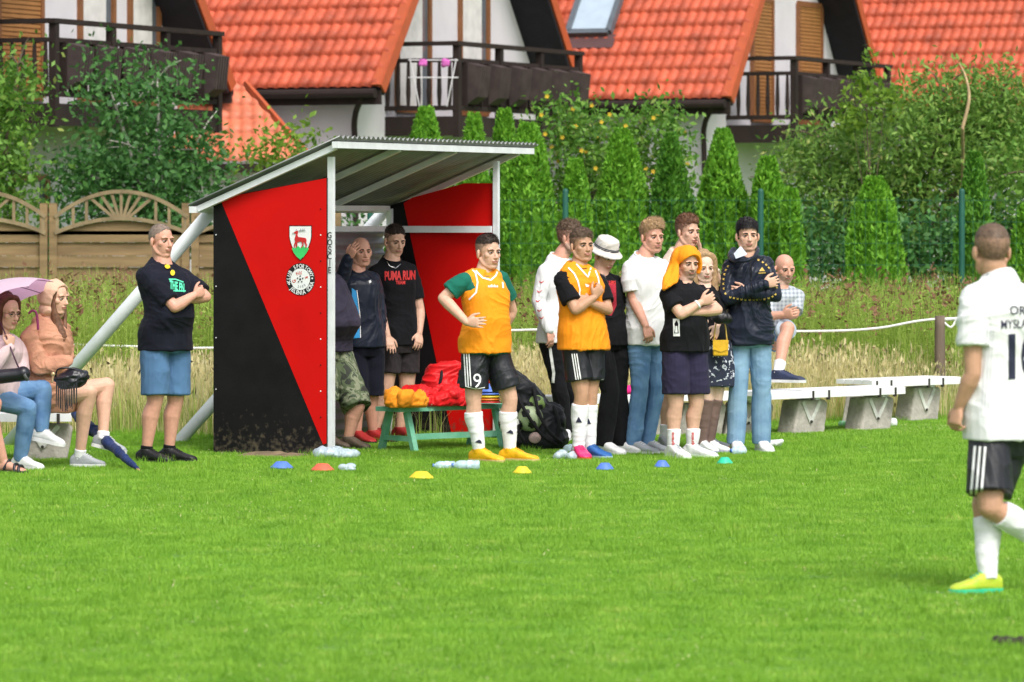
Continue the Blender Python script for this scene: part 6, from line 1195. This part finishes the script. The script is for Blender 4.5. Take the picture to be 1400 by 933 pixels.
bq = P(97, 520, 31.95); v = Vol(); v.ell(bq, (.112, 0, .0), (0, 0, .062), (0, .06, 0)); v.ell(bq+np.array([.03, 0, .03]), (.09, 0, -.0), (0, 0, .045), (0, .06, 0)); me = remesh(v, .007, 2); bump_mesh(me, .014, (10, 10, 16), 4); LEA = mat('black_soft_leather', (.012, .013, .018), .32, .3, 20, .2, 60)
fb = obj('fringed_bag', me, LEA, None, True); base_origin(fb, bq); tag(fb, 'black fringed leather handbag in the lap of the hooded woman', 'handbag'); v = Vol(); g_ = np.random.default_rng(4)
for k in range(22): x = -.10+.15*k/21; L_ = .19+.05*g_.random()-.05*abs(k-10)/10; v.bar(bq+np.array([x, -.062, .0]), bq+np.array([x+g_.uniform(-.01, .01), -.072, -L_]), .0055, .003, (0, 1, 0))
obj('fringe', v, LEA, fb); v = Vol(); v.tube([bq+np.array([-.11, -.02, .03]), bq+np.array([-.09, -.05, .08]), bq+np.array([-.02, -.05, .09]), bq+np.array([.08, -.02, .07])], [.007]*4, 6); obj('strap', v, LEA, fb, True); v = Vol(); v.ell(bq+np.array([-.125, -.05, .045]), (.016, 0, 0), (0, 0, .016), (0, .01, 0)); v.tube([bq+np.array([-.125, -.05, .04]), bq+np.array([-.13, -.055, -.01])], [.005, .008], 6); obj('charm', v, mat('gold_charm', (.5, .36, .2), .3, metal=.6), fb)
p = Person(32.0, 50, (11, 428), (2, 462), (-26, 478), (24, 472), (-6, 541), (-18, 512, -.08), (14, 476, .02), (30, 506, -.05), (8, 506, -.12), (38, 558, -.06), (58, 532, .05), (28, 0), (57, 588, .05), 'seated woman in glasses and blue jeans under the pink umbrella', hs=1.0, fem=True, skin='fair', hy=48, hp=8, fya=62, fyb=70, fpb=10, ha=(.1, .0, .95), curla=1.3, handb=False, legk=.86)
p.shirt('jumper', K['pinkb'], .0, 'long', .018, wr=.012, slr=1.08); p.trousers('jeans', K['jean'], 'long', r=(.085, .072), hemr=.044, wr=.005, fr=(8, 8, 10))
for s_ in (0, 1): p.shoe(s_, MW, SOLW, 1., laces=SOLW)
p.long_hair('red', [([(0, .118, .03), (-.05, .10, .0), (-.082, .02, -.01), (-.085, -.08, .0), (-.075, -.16, .02)], [.02, .034, .032, .032, .018]), ([(0, .118, .03), (.05, .10, .02), (.080, .03, .02), (.083, -.06, .01)], [.02, .026, .018, .012]), ([(0, .10, -.04), (0, .04, -.07), (0, -.10, -.07)], [.06, .065, .055])]); p.brows('red', .003)
v = Vol()
for x in (-1, 1):
    c_ = [p.hl((x*.033+.021*math.cos(a), .0+.017*math.sin(a), .092-abs(.3*(x*.033+.02*math.cos(a)))*.35)) for a in np.linspace(0, 6.283, 17)]; v.tube(c_, [.0015]*17, 6, 1, False); v.tube([p.hl((x*.053, .005, .085)), p.hl((x*.076, .008, .0))], [.0015, .0015], 6)
v.tube([p.hl((-.012, .002, .092)), p.hl((.012, .002, .092))], [.0015]*2, 6); obj('glasses', v, mat('thin_metal_frame', (.08, .06, .05), .3, metal=.6), p.root, True)
hb_ = P(22, 513, 31.72); v = Vol(); v.tube([hb_+np.array([-.2, 0, -.02]), hb_, hb_+np.array([.05, 0, .01])], [.055, .05, .055], 16, 3); o = obj('shoulder_bag', v, LEA, None, True); base_origin(o, hb_); tag(o, 'black shoulder bag on the lap of the woman in glasses', 'handbag'); v = Vol(); v.tube([hb_+np.array([.055, 0, .0]), hb_+np.array([.075, 0, .01])], [.052, .05], 16, 1, False); obj('bag_end', v, mat('grey_bag_end', (.12, .12, .13), .4), o, True)
# third woman, mostly outside the left edge
p = Person(31.6, 52, (-64, 425), (-70, 458), (-96, 474), (-48, 470), (-72, 545), (-84, 510, -.05), (-56, 520, .0), (-42, 508, -.05), (-54, 524, -.1), (-14, 556, -.04), (-8, 552, .05), (4, 0), (-22, .15), 'seated woman cut off by the left edge, bare shin and black sandal showing', fem=True, skin='rosy', hy=40, fya=66, fyb=60)
p.shirt('blouse', K['pinkb'], .0, 'long', .015); p.trousers('shorts', K['black'], fr_=.5, r=(0.086, 0.084)); p.long_hair('brown', [([(0, .118, .03), (-.06, .09, .0), (-.085, -.05, 0)], [.03, .036, .03]), ([(0, .118, .03), (.06, .09, .0), (.085, -.05, 0)], [.03, .036, .03]), ([(0, .1, -.04), (0, -.08, -.07)], [.065, .06])])
for an, fy in ((p.aa, p.fya), (p.ab, p.fyb)):
    f_ = np.array([math.sin(fy), -math.cos(fy), 0]); x_ = np.array([math.cos(fy), math.sin(fy), 0]); o_ = an-UP*.085; v = Vol(); v.rings([(o_+f_*a+UP*.008, x_*w_, UP*.009) for a, w_ in ((-.08, .02), (-.05, .036), (.02, .038), (.12, .047), (.17, .042), (.2, .018))], 16, 2.6)
    for a, h_ in ((.12, .058), (.155, .048)): v.tube([o_+f_*a+x_*.044+UP*.012, o_+f_*(a-.01)+x_*.022+UP*h_, o_+f_*(a-.01)-x_*.022+UP*h_, o_+f_*a-x_*.044+UP*.012], [.011]*4, 8)
    v.tube([o_-f_*.03+x_*.036+UP*.02, o_-f_*.055+UP*.075, o_-f_*.03-x_*.036+UP*.02], [.009]*3, 8); v.tube([o_+f_*.03+x_*.038+UP*.03, o_+f_*.055+UP*.093, o_+f_*.03-x_*.038+UP*.03], [.010]*3, 8); obj('sandal', v, LEA, p.root, True)
# pink umbrella held over the woman in glasses
PK = mat('pink_umbrella_cloth', (.88, .66, .82), .6, .06, 5, .1, 120, sheen=.2); nt_ = PK.node_tree; tr_ = nt_.nodes.new('ShaderNodeBsdfTranslucent'); tr_.inputs[0].default_value = (.80, .42, .70, 1); mx_ = nt_.nodes.new('ShaderNodeMixShader'); mx_.inputs[0].default_value = .45; nt_.links.new(nt_.nodes['Principled BSDF'].outputs[0], mx_.inputs[1]); nt_.links.new(tr_.outputs[0], mx_.inputs[2]); nt_.links.new(mx_.outputs[0], nt_.nodes['Material Output'].inputs[0])
ap = P(-24, 392, 31.95); grip = P(16, 480, 31.75); ax = nz(np.array([-.44, .10, .86])); ux = nz(np.cross(ax, (0, 1, 0))); ux = ux if ux[0] > 0 else -ux; uy = np.cross(ax, ux); uy = uy if uy[1] > 0 else -uy
um = empty('umbrella', tuple(grip), 'open pink umbrella held over the woman in glasses', 'umbrella'); NP = 8; Rr = .475; V = []; Fs = []; nr_ = 8
def up_(r, a): 
    k = (a*NP/(2*math.pi)) % 1; sag = .06*math.sin(math.pi*k)*(r**2); return ap+(ux*math.cos(a)+uy*math.sin(a))*Rr*r*(1-.06*math.sin(math.pi*k)*r)-ax*(.20*r**1.8-sag*.6)
a0_ = .35
for i in range(nr_+1):
    for j in range(NP*6): V.append(up_(i/nr_, 2*math.pi*j/(NP*6)) if True else 0)
n_ = NP*6
for i in range(nr_):
    for j in range(n_): Fs.append((i*n_+j, i*n_+(j+1) % n_, (i+1)*n_+(j+1) % n_, (i+1)*n_+j))
me = np_mesh('canopy', np.array(V), np.array(Fs)); obj('canopy', me, PK, um, True)
DKP = mat('dark_plum_metal', (.07, .02, .05), .4)
for k in range(NP): a = 2*math.pi*k/NP; v = Vol(); v.tube([up_(r, a)-ax*.006 for r in (0.02, .35, .7, 1.)], [.0028]*4, 6); v.tube([up_(.5, a)-ax*.006, ap-ax*.22], [.0022]*2, 6); obj('rib', v, DKP, um, True)
v = Vol(); v.tube([ap+ax*.05, ap-ax*.3, grip, grip+np.array([.05, -.0, -.12]), grip+np.array([.10, 0, -.20])], [.005, .005, .006, .006, .008], 8); obj('shaft', v, DKP, um, True)
v = Vol(); q = P(40, 428, 32.1); v.tube([P(52, 450, 32.0), P(51, 436, 32.0), P(49, 427, 32.0), P(44, 425, 32.0), P(40, 428, 32.0)], [.009]*5, 8); o = obj('umbrella_handle', v, mat('plum_handle', (.22, .02, .10), .4), um, True)
# closed navy umbrella leaning on the bench
a = P(102, 566, 32.9); b = G(192, 645); d_ = nz(b-a); v = Vol(); v.tube([a, a+(b-a)*.12, a+(b-a)*.4, a+(b-a)*.8, b-d_*.05], [.022, .040, .038, .022, .010], 12); me = remesh(v, .007, 2); bump_mesh(me, .008, (14, 14, 4), 5)
o = obj('closed_umbrella', me, cloth('navy_umbrella_cloth', (.015, .03, .10), .3, .5), None, True); base_origin(o, b); tag(o, 'closed navy umbrella leaning against the bench, its tip in the grass', 'umbrella'); v = Vol(); v.tube([b-d_*.06, b+d_*.0], [.011, .006], 8); obj('tip', v, mat('wooden_tip', (.55, .33, .15), .5), o, True)
# --- running player in the foreground
p = Person(21.6, -138, (1355, 344), (1363, 378), (1408, 410), (1330, 408), (1367, 596), (1436, 510, .1), (1420, 560, .1), (1330, 512, -.03), (1311, 556, .05), (1345, 690, -.0), (1354, 694, -.12), (1351, -.08), (1428, 742, .0), 'player in white shirt numbered 10 seen from behind at the right edge', hs=1.06, skin='tan', hy=-168, hb=(-.25, -.1, -.95), nb=(.6, .5, -.2), curlb=1.0, fya=-72, fyb=-80, fpb=60, vox=.005, shd=.17)
p.shirt('shirt', K['white'], -.02, slf=.62, ease=.020, wr=.012, flare=.02, slr=1.12); p.trousers('shorts', K['shine'], fr_=.80, r=(0.106, 0.114), ease=.02, wr=.010); b_ = p.bv['shirt']
print_text('lettering', 'ORZEŁ', (1381, 418, 1428, 430), b_, NAVP, p.root, .01, .05); print_text('lettering', 'MYSŁAKOWICE', (1369, 438, 1452, 450), b_, NAVP, p.root, .005, -.04); print_text('number', '10', (1379, 456, 1424, 520), b_, NAVP, p.root, .04, -.02)
for i in range(3): ribbon('stripe', [(1350+i*4.5, 450), (1346+i*4.5, 500), (1342+i*4.5, 560)], 1.3, b_, mat('pale_grey_stripe', (.62, .63, .66), .7), p.root)
b_ = p.bv['shorts']; stripes(p, b_, par((1333, 610), (1327, 682), 3, (7, .5)), 3.4); ribbon('hem_trim', [(1318, 682), (1340, 686), (1366, 687)], 2., b_, PW1, p.root); decal('short_logo', [[(1352, 684), (1370, 682), (1366, 675), (1361, 672)]], b_, PW1, p.root)
for s_ in (0, 1): p.sock(s_, K['socks'], .84, .010)
LIM = mat('lime_boot', (.36, .58, .04), .5, .2, 20, col2=(.55, .60, .05)); p.shoe(0, LIM, PL['green'], .88, laces=PL['green']); p.shoe(1, LIM, PL['green'], .9)
v = Vol(); 
d_ = nz(p.ka-p.aa); v.tube([p.aa+d_*.055, p.aa+d_*.063], [.049, .049], 16, 1, False); obj('sock_tape', v, mat('grey_tape', (.35, .35, .38), .6), p.root, True)
p.hair('ash', .012, .006, .078, .002, 2200, .010, seed=15, back=-.055, fade=.3)
